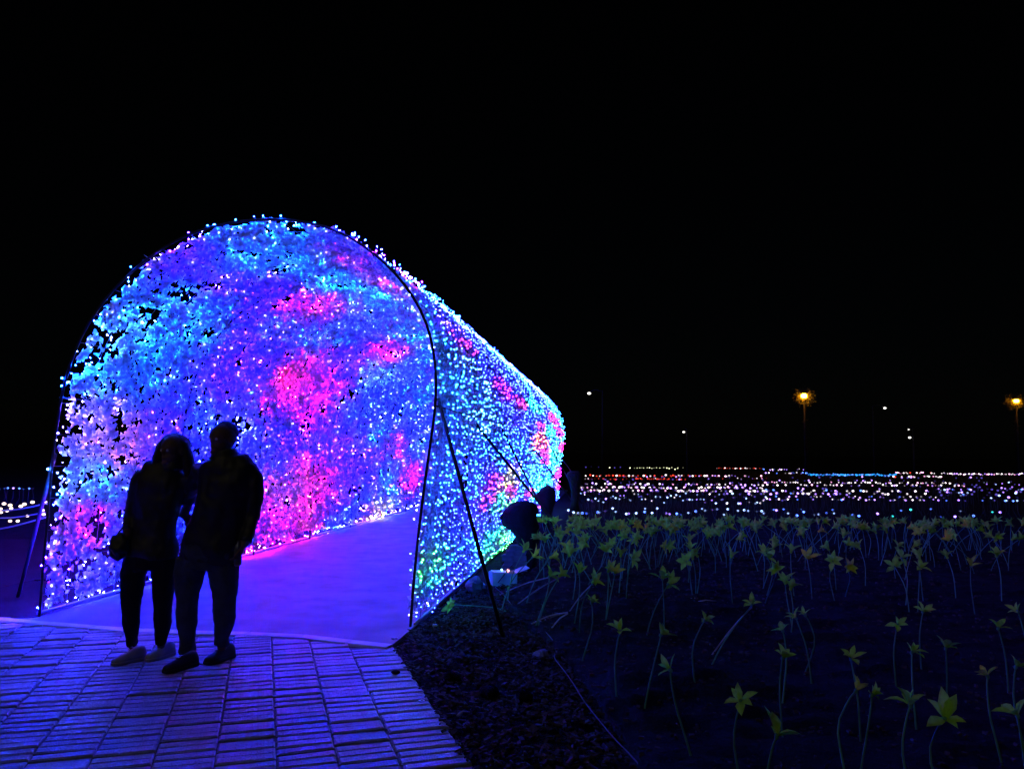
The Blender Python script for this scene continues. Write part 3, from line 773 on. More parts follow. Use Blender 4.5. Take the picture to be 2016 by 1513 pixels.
def stem_mesh(dx, dy, h, seed):
    r = random.Random(seed); bend = Vector((r.gauss(0, .035), r.gauss(0, .035), 0))
    pts = [Vector((0, 0, -.03)), Vector((dx * .25, dy * .25, h * .3)) + bend * .6, Vector((dx * .55, dy * .55, h * .62)) + bend, Vector((dx * .9, dy * .9, h * .9)) + bend * .4, Vector((dx, dy, h))]
    mb = MB(); mb.tube(smooth_pts(pts, 1), [.0075, .007, .0065, .006, .006, .0055, .005, .005, .005, .0045][:10], 5)
    d = (pts[-1] - pts[-2] + Vector((dx * .3, dy * .3, .04)))
    return mb.mesh('flower_stem', M['stem'], True), d.normalized()
def lily(head, base, label, group, near=False, seed=0, yellow=False, size=1.0, lean=None):
    r = random.Random(seed * 31 + 5)
    t = empty('lily_stake', base)
    tag(t, label, 'artificial flower', group)
    loc = head - base
    sm_, d = stem_mesh(loc.x, loc.y, loc.z, seed)
    link('flower_stem', sm_, t)
    d = (d + Vector(lean if lean is not None else (r.gauss(0, .45), r.gauss(-.15, .45), 0))).normalized()
    q = d.to_track_quat('Z', 'Y').to_matrix().to_4x4()
    if near:
        o = link('calyx', calyx_m, t); o.matrix_local = Matrix.Translation(loc) @ q
        n = r.choice((5, 5, 6)); a0 = r.uniform(0, 6)
        for k in range(n):
            pm = r.choice(petal_y if yellow else petal_meshes)
            o = link('petal', pm, t)
            o.matrix_local = Matrix.Translation(loc) @ q @ Matrix.Rotation(a0 + 2 * math.pi * k / n + r.uniform(-.25, .25), 4, 'Z') @ Matrix.Rotation(r.uniform(-.2, .75), 4, 'Y') @ Matrix.Scale(size * (1.0 if head.y < 6.5 else 1.4) * r.uniform(.85, 1.15), 4)
    else:
        o = link('flower_head', head_meshes[8] if yellow else r.choice(head_meshes[:8]), t)
        o.matrix_local = Matrix.Translation(loc) @ q @ Matrix.Rotation(r.uniform(0, 6.28), 4, 'Z') @ Matrix.Scale(size * 1.4, 4)
    return t
HZ = 0.46
FG = [  # head pixel, size, base pixel shift, label
 (1320, 1318, 1.05, (40, 60), 'broad green lily drooping alone in the lower middle of the dark bed'),
 (1459, 1380, 1.05, (8, 90), 'dull green lily with wide-spread petals, right of and below the drooping one'),
 (1529, 1448, 1.15, (0, 90), 'lowest grey-green lily of the bed, wings spread flat'),
 (1541, 1294, .95, (-12, 70), 'bluish-green lily on a straight stem, directly below the tilted one'),
 (1541, 1241, .9, (-14, 50), 'small tilted lily leaning right, just above the bluish-green one'),
 (1301, 1249, 1.0, (-40, 60), 'green lily with its cup open upward, on a stem bent from above'),
 (1221, 1243, 1.25, (-8, 70), 'large curled broad-leaved green lily nearest the cable'),
 (1387, 1221, 1.0, (-18, 90), 'flat three-pointed lily floating left of the yellow upright one'),
 (1480, 1190, 1.05, (-90, 80), 'yellow-green lily upright at the tip of a forked slanting stalk'),
 (1315, 1149, 1.0, (-45, 100), 'two-horned lily over the long curved stem in the middle of the bed'),
 (1164, 1186, 1.0, (-20, 60), 'pale bell-shaped lily hanging near the fabric fold'),
 (895, 1190, 1.0, (115, 25), 'green lily fallen flat across the long stalk beside the tunnel base'),
 (1567, 1216, .9, (20, 70), 'brownish lily left of its small yellow neighbour on a shared slanting stalk'),
 (1585, 1210, .8, (-5, 80), 'small yellow lily touching the brownish one'),
 (1675, 1296, 1.0, (5, 70), 'grey-green lily hovering above the bright lime one on the right'),
 (1685, 1359, .85, (-20, 90), 'single bright lime lily on the dark right side'),
 (1716, 1368, .8, (-30, 80), 'dark green lily behind the bright lime one'),
 (1795, 1283, .95, (0, 80), 'very dim cup-shaped lily between two tall stems on the right'),
 (1862, 1275, 1.0, (2, 80), 'dim lily with one pale raised petal on the right'),
 (1767, 1229, .95, (2, 80), 'dim lily facing upward on the pair of long straight stems'),
 (1817, 1204, 1.0, (0, 80), 'dim lily with a ragged top to the right of the upward-facing one'),
 (1965, 1236, 1.1, (20, 80), 'tall dim lily near the right edge of the bed'),
 (2004, 1203, .95, (10, 80), 'dim lily cut by the right edge of the view, upper one'),
 (1944, 1330, .8, (10, 90), 'small lime lily far right, low in the bed'),
 (2000, 1312, .8, (10, 90), 'faint bluish lily at the far right, beside the small lime one'),
 (1792, 1388, 1.2, (0, 90), 'brown-green lily low on the right, left half of a wide pair'),
 (1860, 1415, 1.3, (10, 90), 'brown-green lily low on the right, right half of a wide pair'),
 (2003, 1408, 1.2, (5, 90), 'nearest dim lily cut by the right edge of the view'),
]
for i, (x, y, sz, sh, lb) in enumerate(FG):
    hd = ground(x, y, HZ if i != 11 else .10)
    k = hd.y / 5.0
    b = Vector((hd.x + sh[0] / 1514 * hd.y, hd.y + random.uniform(-.10, .05), 0.0))
    if i == 11: hd = ground(895, 1190, .08); b = ground(1010, 1203)
    lily(hd, b, lb, 'unlit artificial lilies on stalks in the dark bed', True, 10 + i, i in (15, 23), sz * .95)
MID = """1045 1044 1076 1028 1091 1029 1030 1086 1048 1097 1073 1066 1104 1063 1124 1042 1142 1030 1142 1067 1155 1075 1083 1097 1081 1134 1101 1134 1140 1129 1167 1146
1202 1078 1197 1125 1210 1129 1222 1095 1243 1100 1248 1057 1240 1046 1281 1052 1311 1076 1301 1074 1304 1140 1357 1067 1359 1082 1374 1095 1352 1105 1364 1100 1390 1052 1417 1054
1438 1100 1450 1061 1478 1039 1506 1092 1544 1032 1521 1032 1582 1057 1557 1087 1516 1062 1521 1080 1511 1098 1529 1120 1589 1100 1546 1148 1660 1057 1668 1072 1693 1080 1632 1082
1640 1105 1665 1115 1665 1029 1721 1042 1761 1115 1810 1098 1810 1118 1865 1098 1911 1115 1961 1095 1767 1077 1797 1077 1775 1098 1556 1160""".split()
MID = [(float(MID[i]), float(MID[i + 1])) for i in range(0, len(MID), 2)]
def zone(x):
    if x < 1125: return 0
    if x < 1290: return 1
    if x < 1480: return 2
    if x < 1700: return 3
    return 4
ZL = ['green lily by the black sacks',
      'blue-green lily left of the bed centre',
      'yellow-green lily in the tall central clump',
      'dim green lily right of the central clump',
      'nearly black lily at the far right']
clump = {}
ORD = ['leftmost', 'second from the left', 'third from the left', 'fourth from the left', 'fifth from the left', 'sixth from the left', 'seventh from the left', 'eighth from the left', 'ninth from the left', 'tenth from the left', 'eleventh from the left', 'twelfth from the left']
MLAB = {}
for zn in range(5):
    for hi in (0, 1, 2):
        g_ = sorted([p for p in MID if zone(p[0]) == zn and (0 if p[1] < 1060 else (1 if p[1] < 1104 else 2)) == hi])
        for k, p in enumerate(g_):
            MLAB[p] = ZL[zn] + ', ' + ORD[k] + ' in its ' + ('upper', 'middle', 'lower')[hi] + ' row'
for i, (x, y) in enumerate(MID):
    hd = ground(x, y, HZ + random.uniform(-.03, .05))
    key = (int(x // 70), int(y // 45))
    if key not in clump: clump[key] = Vector((hd.x + random.gauss(0, .10), hd.y - random.uniform(0, .3), 0))
    b = clump[key].lerp(Vector((hd.x, hd.y, 0)), random.uniform(.2, .9)) + Vector((random.gauss(0, .03), random.gauss(0, .03), 0))
    if x < 1110 and y > 1080: b = Vector((hd.x - random.uniform(.1, .35), hd.y - .25, 0))
    lily(hd, b, MLAB[(x, y)], 'lilies in the middle rows of the unlit bed', hd.y < 9.0 and i % 2 == 0, 60 + i, i % 7 == 4, 1.05 if hd.y > 8 else .95)
ZB = ['lily stake in the crowded back row of the unlit bed, close to the tunnel',
      'lily stake in the crowded back row, left of the bed centre',
      'lily stake in the crowded back row at the bed centre',
      'lily stake in the crowded back row, right of the bed centre',
      'barely visible lily stake in the crowded back row at the far right']
for i in range(198):
    x = random.uniform(1120, 2030) if i < 150 else random.uniform(1060, 1420); y = 1024 + abs(random.gauss(0, 14 if i < 150 else 26)) + (3 if x > 1700 else 0)
    hd = ground(x, y, HZ + random.uniform(-.03, .05))
    b = Vector((hd.x + random.gauss(0, .20), hd.y + random.gauss(0, .18), 0))
    lily(hd, b, ZB[zone(x)], 'lilies in the back rows of the unlit bed', False, 300 + i, i % 9 == 0, 1.1)

for a, b, lb in (((1081, 1136), (984, 1170), 'upper of two thin stalks lying towards the white box'), ((1100, 1137), (1008, 1197), 'lower of two thin stalks lying towards the white box'),
                 ((1163, 1152), (1118, 1208), 'leaning stalk meeting the others at the fabric fold'), ((1118, 1205), (1044, 1229), 'long thin stalk lying flat at the fabric fold'),
                 ((1118, 1207), (1083, 1240), 'short thin stalk pointing toward the pale stone'), ((1480, 1195), (1402, 1288), 'long bare forked stalk slanting under the upright yellow-green lily')):
    p, q = ground(*a, .16), ground(*b, .03)
    mb = MB(); mb.tube(smooth_pts([p, p.lerp(q, .5) + Vector((0, 0, .03)), q]), .0065, 5)
    tag(mb.build('stalk', M['rope'], None, True), lb, 'stalk', 'bent stalks')

# ------------------------------------------------------------------ the field of lit flowers behind
LF_C = dict(
    white=((1.0, .86, .92), 3.2, 'white'), pink=((1.0, .40, .75), 4.5, 'pink'), violet=((.42, .22, 1.0), 4.5, 'violet'),
    blue=((.10, .22, 1.0), 4.0, 'blue'), paleblue=((.42, .60, 1.0), 3.2, 'pale blue'), red=((1.0, .06, .03), 1.6, 'red'),
    warm=((.95, 1.0, .55), 3.0, 'warm white'), azure=((.02, .30, 1.0), 2.2, 'azure'), teal=((.05, .9, .8), 3.0, 'teal'), dim=((.10, .07, .45), 1.2, 'dim violet'))
lf_mesh = {}
M['dark_stem'] = mat('dark_stem', (0.06, 0.09, 0.05), 0.8, 0.2)
for nme, (c, s_, lb) in LF_C.items():
    gms = [glow('lit_petal_' + nme, c, s_ * q_) for q_ in (1.0, .4, .12)]
    for big in (0, 1, 2):
        for v in (0, 1, 2):
            gm = gms[v]
            r = random.Random(v + 10 * big); mb = MB(); R_b = (.026, .036, .050)[big] * (1.1, .95, .8)[v]
            ht = 0.46
            mb.tube([(r.uniform(-.15, .15), r.uniform(-.1, .1), -.03), (r.uniform(-.06, .06), r.uniform(-.04, .04), ht * .5), (0, 0, ht)], .0035 if big < 2 else .007, 4, 0, False)
            mb.ball((0, 0, ht + R_b * .4), R_b, 6, 4, 1, sc=(1.0, .9, .75))
            for k in range(3):
                a = 2 * math.pi * k / 3 + v; d = Vector((math.cos(a), math.sin(a), 0)); w = Vector((-d.y, d.x, 0))
                b = Vector((0, 0, ht - .01))
                mb.add([b, b + d * .05 + w * .02 + Vector((0, 0, .03)), b + d * .085 + Vector((0, 0, .035)), b + d * .05 - w * .02 + Vector((0, 0, .03))], [(0, 1, 2, 3)], 2)
            lf_mesh[(nme, big, v)] = mb.mesh('lit_flower', [M['dark_stem'], gm, M['dark_stem']], True)
BANDS = [  # x0, x1, y0, y1, count, colours, label (true of each flower of the band and of nothing else)
    (1108, 1640, 1000, 1014, 46, ('paleblue', 'blue', 'paleblue', 'violet'), 'sparse pale blue flower light in the nearest lit row, left and centre'),
    (1640, 1990, 998, 1016, 14, ('paleblue', 'teal', 'blue', 'violet'), 'lonely blue flower light in the nearest lit row at the right'),
    (1140, 1520, 968, 990, 60, ('paleblue', 'white', 'paleblue', 'violet'), 'small pale blue flower light in the thin second lit row'),
    (1140, 1510, 950, 969, 140, ('white', 'white', 'pink', 'violet', 'white', 'violet'), 'white or violet flower light in the densest lit row, left part'),
    (1500, 1900, 946, 956, 80, ('white', 'white', 'white', 'pink'), 'bright white flower light in the double row at the middle right'),
    (1500, 1850, 962, 984, 75, ('white', 'white', 'violet', 'blue', 'white'), 'white or violet flower light below the double row at the middle right'),
    (1850, 2030, 944, 985, 60, ('violet', 'blue', 'dim', 'paleblue', 'dim'), 'dim violet-blue flower light near the right edge of the lit field'),
    (1150, 1350, 934, 946, 70, ('red', 'red', 'white', 'red'), 'red flower light in the far row right of the tunnel end'),
    (1350, 1510, 934, 944, 30, ('red', 'white', 'violet', 'pink'), 'pink-white flower light in the far row left of the blue strip'),
    (1240, 1345, 918, 925, 20, ('warm',), 'warm white flower light in the farthest short row'),
    (1150, 1240, 918, 923, 7, ('dim', 'warm'), 'very faint flower light in the farthest row next to the tunnel'),
    (1408, 1500, 919, 924, 26, ('red', 'red', 'white'), 'red flower light in the farthest row left of the blue strip'),
    (1500, 1590, 920, 934, 30, ('white', 'violet', 'blue', 'violet'), 'violet-white flower light at the left end of the blue strip'),
    (1590, 1765, 930, 937, 90, ('azure', 'azure', 'azure', 'blue'), 'azure flower light in the continuous blue strip'),
    (1757, 1860, 926, 940, 34, ('white', 'white', 'pink', 'red'), 'white flower light right of the blue strip'),
    (1860, 2040, 927, 935, 50, ('white', 'white', 'violet', 'pink'), 'white flower light in the farthest row at the right edge'),
    (1150, 2040, 936, 985, 260, ('dim', 'violet', 'dim'), 'small dim violet flower light added among the brighter rows as purple haze'),  # dim lights added across the rows to imitate a purple haze
    (-70, 70, 962, 971, 14, ('blue', 'violet', 'dim'), 'tiny blue flower light left of the tunnel, above the rope'),
]
lit = []
for bi, (x0, x1, y0, y1, cnt, cols, lb) in enumerate(BANDS):
    rows = max(1, int((y1 - y0) / 5))
    for k in range(cnt):
        x = x0 + (x1 - x0) * (k + random.random()) / cnt
        yr = y0 + (y1 - y0) * ((random.randrange(rows) + .5 + random.gauss(0, .11)) / rows)
        if bi in (0, 1, 2): yr = random.uniform(y0, y1)
        yr += (x - 1500) * 0.004
        hd = ground(x, yr, 0.48)
        D = hd.y
        if D < 0 or D > 140: continue
        big = 0 if D < 22 else (1 if D < 38 else 2)
        lit.append((D, hd, random.choice(cols), big, lb))
lit.sort(key=lambda t: t[0])
restf = {}
lfi = 0
for i, (D, hd, c, big, lb) in enumerate(lit):
    base = Vector((hd.x, hd.y, 0)); sc = random.uniform(.8, 1.15); rz = random.uniform(0, 6.28)
    me = lf_mesh[(c, big, random.choice((0, 0, 1, 1, 2)))]
    if i < 300:
        o = link('light_flower', me, None, base); o.rotation_euler = (0, 0, rz)
        tag(o, lb, 'flower light', 'lit flowers in the light field')
    else:
        restf.setdefault(c, []).append((me, Matrix.Translation(base) @ Matrix.Rotation(rz, 4, 'Z')))
mb = MB(); mats = [M['dark_stem'], M['dark_stem']]
for c, lst in restf.items():
    for me, mw in lst:
        if me.materials[1] not in mats: mats.append(me.materials[1])
        gi = mats.index(me.materials[1])
        vs_ = [mw @ v.co for v in me.vertices]
        b = len(mb.v); mb.v += [tuple(v) for v in vs_]
        for p in me.polygons:
            mb.f.append(tuple(b + k for k in p.vertices)); mb.m.append({0: 0, 1: gi, 2: 1}[p.material_index])
tag(mb.build('far_light_flowers', mats), kind='stuff', label='far rows of tiny coloured flower lights')

# rope fence with bulbs on the left
wl = glow('rope_bulb_warm', (1.0, .74, .55), 3)
def rope_fence(pl, pr, zs, bulbs, label, seed):
    t = tag(empty('rope_fence', (pl.x, pl.y, 0)), label, 'rope light')
    loc = Vector((pl.x, pl.y, 0))
    for z0, z1 in zs:
        pts = []
        for k in range(13):
            u = k / 12; p = pl.lerp(pr, u) - loc
            p.z = z0 + (z1 - z0) * u - .10 * math.sin(math.pi * u) * (1 if z1 < z0 + .2 else .6); pts.append(p)
        mb = MB(); mb.tube(pts, .010, 5); mb.build('rope', M['rope'], t, True)
    for b in bulbs:
        p = at_depth(b[0], b[1], pl.lerp(pr, .6).y) - loc
        mb = MB(); mb.ball(p, .021, 8, 6, sc=(1.3, 1, .85)); mb.build('bulb', wl, t)
    mb = MB(); mb.tube([Vector((0, 0, 0)), Vector((0, 0, 1.0))], .025, 6); mb.ball((0, 0, 1.0), .04); mb.build('post', M['pole'], t, True)
e1 = at_depth(92, 990, 9.6)
p1 = at_depth(-90, 991, 10.2)
rope_fence(Vector((p1.x, p1.y, 0)), Vector((e1.x, e1.y, 0)), [(p1.z + .02, e1.z), (p1.z - .36, e1.z - .17)],
           [(8, 991), (20, 994), (41, 996), (48, 992), (64, 988), (92, 989), (-20, 998)], 'pair of ropes strung with warm bulbs running up to the left leg of the tunnel', 1)
p2 = at_depth(-90, 1003, 11.5); e2 = at_depth(88, 1008, 11.0)
rope_fence(Vector((p2.x, p2.y, 0)), Vector((e2.x, e2.y, 0)), [(p2.z, e2.z)],
           [(1, 1001), (2, 1008), (14, 1005), (22, 1000), (54, 1015), (84, 1004), (86, 1012), (20, 1025), (35, 1025)], 'second, lower rope of warm bulbs just behind the pair of ropes', 2)

# ------------------------------------------------------------------ far lamps, poles and the foliage added as lamp halos
def lamp(px, py, Y, r, col, s_, label, arm=0.0, hang=False, group=None, post_px=None):
    p = at_depth(px, py, Y); base = Vector((p.x + (post_px - px) / F * Y if post_px else p.x, Y, 0))
    t = tag(empty('street_lamp', base), label, 'street lamp', 'far street lamps')
    q = p - base; hh = q.z
    mb = MB(); mb.tube([(0, 0, 0), (0, 0, hh * .5), (0, 0, hh + .25)], [.10, .08, .05], 8); mb.build('post', M['pole'], t, True)
    mb = MB(); mb.tube([(0, 0, hh + .15), (q.x * .5, 0, hh + .30), (q.x, 0, hh + r * 1.1)], .035, 6); mb.build('arm', M['pole'], t, True)
    mb = MB(); mb.ball((q.x, 0, hh + r * 1.05), r * 1.25, 10, 6, sc=(1.2, 1, .28)); mb.build('shade', M['pole'], t, True)
    mb = MB(); mb.ball((q.x, 0, hh), r, 10, 8, sc=(1.15, 1, .75)); mb.build('lantern', glow('lamp_glow', col, s_), t, True)
    return t
lamp(1583, 779, 72, .27, (1.0, .36, .010), 150, 'amber street lamp right of centre, inside added halo foliage')
lamp(2001, 789, 74, .22, (1.0, .36, .010), 150, 'amber street lamp at the right edge of the view')
lamp(1160, 774, 60, .12, (1, .95, .85), 3, 'white street lamp above the far end of the tunnel', post_px=1186)
lamp(1346, 850, 66, .10, (1, .95, .85), 2.5, 'low white lamp on a short post left of the amber lamp', post_px=1352)
lamp(1742, 803, 75, .12, (1, .97, .9), 3, 'white street lamp beside the dim tall pole on the right', post_px=1718)
lamp(1789, 845, 82, .09, (1, .97, .9), 1.5, 'faint upper lamp of the two small white ones on the right', post_px=1797)
lamp(1791, 861, 70, .11, (1, .97, .9), 3, 'lower and brighter of the two small white lamps on the right', post_px=1798)
def halo_tree(base, h, seed, label, cr, cz, zc=6.5):  # foliage added round an amber lamp so its lit leaves imitate a halo
    r = random.Random(seed)
    t = tag(empty('halo_tree', base), label, 'halo_tree', 'added foliage standing for lamp glow')
    mb = MB(); mb.tube([(0, 0, -.1), (.1, 0, h * .3), (-.05, .1, h * .6), (.1, .05, h * .85)], [.22, .17, .11, .04], 8)
    for k in range(7):
        a = r.uniform(0, 6.28); z = h * r.uniform(.35, .7); l = cr * r.uniform(.5, .9)
        mb.tube([(0, 0, z), (math.cos(a) * l * .5, math.sin(a) * l * .5, z + l * .4), (math.cos(a) * l, math.sin(a) * l, z + l * .6)], [.07, .045, .015], 5)
    mb.build('trunk', M['bark'], t, True)
    rn = np.random.default_rng(seed); n = 1300
    cl = rn.normal(size=(60, 3)); cl /= np.linalg.norm(cl, axis=1)[:, None]; cl *= rn.uniform(.35, 1, (60, 1)) * np.array([cr, cr, cz])
    c = cl[rn.integers(0, 60, n)] + rn.normal(size=(n, 3)) * .26 + np.array([0, 0, zc])
    u = rn.normal(size=(n, 3)); u /= np.linalg.norm(u, axis=1)[:, None]; v = np.cross(u, rn.normal(size=(n, 3))); v /= np.linalg.norm(v, axis=1)[:, None]
    V = np.stack([c - u * .11, c + v * .05, c + u * .11, c - v * .05], 1).reshape(-1, 3)
    link('halo_leaves', np_mesh('halo_leaves', V, np.arange(n * 4).reshape(-1, 4), [M['halo_leaves']]), t)
lp = at_depth(1583, 779, 72)
halo_tree(Vector((lp.x + .25, 72.55, 0)), 7.4, 3, 'added foliage imitating the halo of the amber lamp right of centre', 0.55, 0.5, lp.z)
lp = at_depth(2001, 789, 74)
halo_tree(Vector((lp.x + .25, 74.55, 0)), 7.4, 5, 'added foliage imitating the halo of the amber lamp at the right edge', 0.55, 0.5, lp.z)
for px, d_, lb in ((1620, 95, 'dim parked car roof glint, left of three beyond the blue strip'),):
    pass

# ------------------------------------------------------------------ the couple
def remesh(name, mb, voxel, material, smooth_it=4, jitter=None):
    tmp = bpy.data.objects.new('tmp', mb.mesh('tmp', material, True)); COL.objects.link(tmp)
    m = tmp.modifiers.new('r', 'REMESH'); m.mode = 'VOXEL'; m.voxel_size = voxel; m.use_smooth_shade = True
    s_ = tmp.modifiers.new('s', 'SMOOTH'); s_.iterations = smooth_it; s_.factor = .5
    dg = bpy.context.evaluated_depsgraph_get(); dg.update()
    me = bpy.data.meshes.new_from_object(tmp.evaluated_get(dg)); me.name = name
    bpy.data.objects.remove(tmp)
    if not me.materials: me.materials.append(material)
    if jitter:
        from mathutils import noise as mn
        nv = len(me.vertices); co = np.empty(nv * 3); me.vertices.foreach_get('co', co); co = co.reshape(-1, 3)
        no = np.empty(nv * 3); me.vertex_normals.foreach_get('vector', no); no = no.reshape(-1, 3)
        amp, sc = jitter
        d = np.array([mn.noise(Vector((p[0] * sc, p[1] * sc, p[2] * sc * .7))) + .5 * mn.noise(Vector((p[0] * sc * 2.3 + 5, p[1] * sc * 2.3, p[2] * sc * 2))) for p in co])
        co += no * (d * amp)[:, None]
        me.vertices.foreach_set('co', co.ravel()); me.update()
    return me
class Fig:
    """figure drawn in the plane facing the camera through its feet: pixel positions give x and z, dy depth"""
    def __init__(s, fx, fy):
        s.o = ground(fx, fy); s.D = s.o.y; s.k = s.D / F
    def p(s, px, py, dy=0.0):
        return at_depth(px, py, s.D + dy) - Vector((s.o.x, s.o.y, 0))
    def loft(s, mb, pts, n=16, grow=0.0):
        """pts: (px, py, dy, half width px, half depth m)"""
        P = [s.p(a, b, c) for a, b, c, w, d in pts]
        vs_ = []; fs = []
        for i, q in enumerate(P):
            t = (P[min(i + 1, len(P) - 1)] - P[max(i - 1, 0)]); 
            w = Vector((t.z, 0, -t.x)); w = w.normalized() if w.length > 1e-5 else Vector((1, 0, 0))
            dpt = t.cross(w).normalized()
            for k in range(n):
                a = 2 * math.pi * k / n
                vs_.append(q + w * math.cos(a) * (pts[i][3] * s.k + grow) + dpt * math.sin(a) * (pts[i][4] + grow))
        for i in range(len(P) - 1):
            for k in range(n):
                fs.append((i * n + k, i * n + (k + 1) % n, (i + 1) * n + (k + 1) % n, (i + 1) * n + k))
        fs += [tuple(range(n - 1, -1, -1)), tuple((len(P) - 1) * n + k for k in range(n))]
        mb.add(vs_, fs)
def head(f, mb, cx, cy, dy, w_px, h_px, face):
    """head with brow, nose, mouth, chin and ears; face = direction it looks in"""
    c = f.p(cx, cy, dy); w = w_px * f.k / 2; h = h_px * f.k / 2
    fd = Vector((face[0], face[1], 0)).normalized(); sd = Vector((-fd.y, fd.x, 0)); R = Matrix((sd, fd, Vector((0, 0, 1)))).transposed()
    mb.ball(c + Vector((0, 0, h * .18)), 1, 20, 14, sc=(w, w * 1.18, h * .82), rot=R)
    mb.ball(c + fd * w * .25 - Vector((0, 0, h * .42)), 1, 16, 10, sc=(w * .78, w * .85, h * .56), rot=R)       # jaw
    mb.ball(c + fd * w * 1.12 - Vector((0, 0, h * .10)), 1, 8, 6, sc=(.014, .020, .026), rot=R)                  # nose
    mb.ball(c + fd * w * 1.04 + Vector((0, 0, h * .16)), 1, 10, 6, sc=(w * .55, .014, .010), rot=R)              # brow
    mb.ball(c + fd * w * 1.03 - Vector((0, 0, h * .48)), 1, 8, 6, sc=(.026, .014, .009), rot=R)                  # lips
    mb.ball(c + fd * w * .92 - Vector((0, 0, h * .80)), 1, 8, 6, sc=(.028, .024, .020), rot=R)                   # chin
    for sgn in (-1, 1):
        mb.ball(c + sd * sgn * w * 1.0 - Vector((0, 0, h * .08)), 1, 8, 6, sc=(.010, .020, .032), rot=R)
    eyes = [c + fd * w * 1.02 + sd * sg * w * .38 + Vector((0, 0, h * .0)) for sg in (-1, 1)]
    return eyes
def hand(f, mb, wrist, dirv, palm_n, scale=1.0, curl=.5, mirror=1):
    """palm, four fingers of different length and a thumb"""
    d = dirv.normalized(); n_ = palm_n.normalized(); s_ = d.cross(n_).normalized() * mirror; n_ = s_.cross(d).normalized() * mirror
    R = Matrix((s_, n_, d)).transposed()
    pc = wrist + d * .045 * scale
    mb.ball(pc, 1, 12, 8, sc=(.040 * scale, .019 * scale, .055 * scale), rot=R)
    mb.tube([wrist - d * .04, wrist + d * .02], [.026 * scale, .027 * scale], 10)
    for k, (off, ln) in enumerate(((-.030, .068), (-.010, .078), (.011, .073), (.030, .058))):
        b = wrist + d * .080 * scale + s_ * off * scale; pts = [b - d * .03]; dd = d.copy(); cur = b.copy(); pts.append(cur.copy())
        for seg in (.45, .32, .23):
            dd = (dd + n_ * curl * .75).normalized(); cur = cur + dd * ln * seg * scale; pts.append(cur.copy())
        mb.tube(pts, [.0095 * scale] * 2 + [.009 * scale, .0085 * scale, .0075 * scale], 8)
    b = wrist + d * .03 * scale - s_ * .032 * scale
    mb.tube([b + s_ * .015, b - s_ * .018 * scale + d * .022 * scale + n_ * .008, b - s_ * .022 * scale + d * .050 * scale + n_ * .020 * scale, b - s_ * .012 * scale + d * .072 * scale + n_ * .030 * scale], [.013 * scale, .012 * scale, .0105 * scale, .009 * scale], 8)
def shoe(f, toe_px, heading, ln, wd, mat_up, mat_sole, parent, h=.085):
    toe = ground(*toe_px) - Vector((f.o.x, f.o.y, 0)); hd = Vector((heading[0], heading[1], 0)).normalized(); sd = Vector((-hd.y, hd.x, 0))
    heel = toe - hd * ln
    up = MB(); n = 16; rows = []
    prof = [(0.0, .55, .060), (.06, .80, .085), (.2, .86, .095), (.34, .84, .088), (.5, .90, .066), (.68, 1.0, .052), (.84, .92, .042), (.95, .66, .034), (1.0, .32, .026)]
    vs_ = []
    for u, w, hh in prof:
        c = heel + hd * ln * u
        for k in range(n):
            a = 2 * math.pi * k / n
            vs_.append(c + sd * math.cos(a) * wd / 2 * w * .94 + Vector((0, 0, .022 + max(-.004, math.sin(a) * hh))))
    fs = [(i * n + k, i * n + (k + 1) % n, (i + 1) * n + (k + 1) % n, (i + 1) * n + k) for i in range(len(prof) - 1) for k in range(n)]
    fs += [tuple(range(n - 1, -1, -1)), tuple((len(prof) - 1) * n + k for k in range(n))]
    up.add(vs_, fs)
    o = up.build('shoe', mat_up, parent, True)
    so = MB(); ov = []
    for z, g in ((.002, .97), (.008, 1.02), (.022, 1.03), (.028, .98)):
        for u, w, _ in prof: pass
        left = [heel + hd * (ln * u + (g - 1) * .3 * (u - .5)) + sd * wd / 2 * w * g + Vector((0, 0, z)) for u, w, _ in prof]
        right = [heel + hd * (ln * u + (g - 1) * .3 * (u - .5)) - sd * wd / 2 * w * g + Vector((0, 0, z)) for u, w, _ in reversed(prof)]
        ov.append(left + right)
    m_ = len(ov[0]); so.add([v for r_ in ov for v in r_], [(i * m_ + k, i * m_ + (k + 1) % m_, (i + 1) * m_ + (k + 1) % m_, (i + 1) * m_ + k) for i in range(3) for k in range(m_)] + [tuple(range(m_ - 1, -1, -1)), tuple(3 * m_ + k for k in range(m_))])
    so.build('sole', mat_sole, o)
    la = MB()
    for k in range(4):
        c = heel + hd * ln * (.42 + .085 * k) + Vector((0, 0, .022 + .084 - .014 * k)); la.tube([c - sd * .022, c + Vector((0, 0, .006)), c + sd * .022], .0028, 5)
    la.build('laces', mat_sole, o)
    return o

def finish(f, t, mesh, name):
    return link(name, mesh, t)

# woman on the left
f = Fig(285, 1298)
w = tag(empty('person', f.o), 'shorter long-haired person in dark jacket and black leggings, a bag over one arm', 'person')
b = MB()
eyes = head(f, b, 343, 886, .0, 44, 62, (-.45, -.9))
f.loft(b, [(342, 900, 0, 13, .055), (341, 925, .0, 14, .058)])
torso = [(334, 918, .0, 20, .06), (326, 928, .0, 44, .085), (318, 950, .0, 50, .105), (312, 985, .0, 46, .115), (306, 1020, .0, 42, .100), (302, 1050, .0, 44, .105), (299, 1080, .0, 50, .125), (297, 1105, .0, 50, .125), (297, 1120, .0, 44, .11)]
f.loft(b, torso, grow=-.022)
legL = [(272, 1100, .0, 27, .095), (262, 1130, .0, 24, .085), (259, 1170, .0, 20, .072), (258, 1195, .0, 17, .062), (258, 1225, .01, 16, .058), (260, 1255, .03, 11, .045), (262, 1280, .06, 9, .042)]
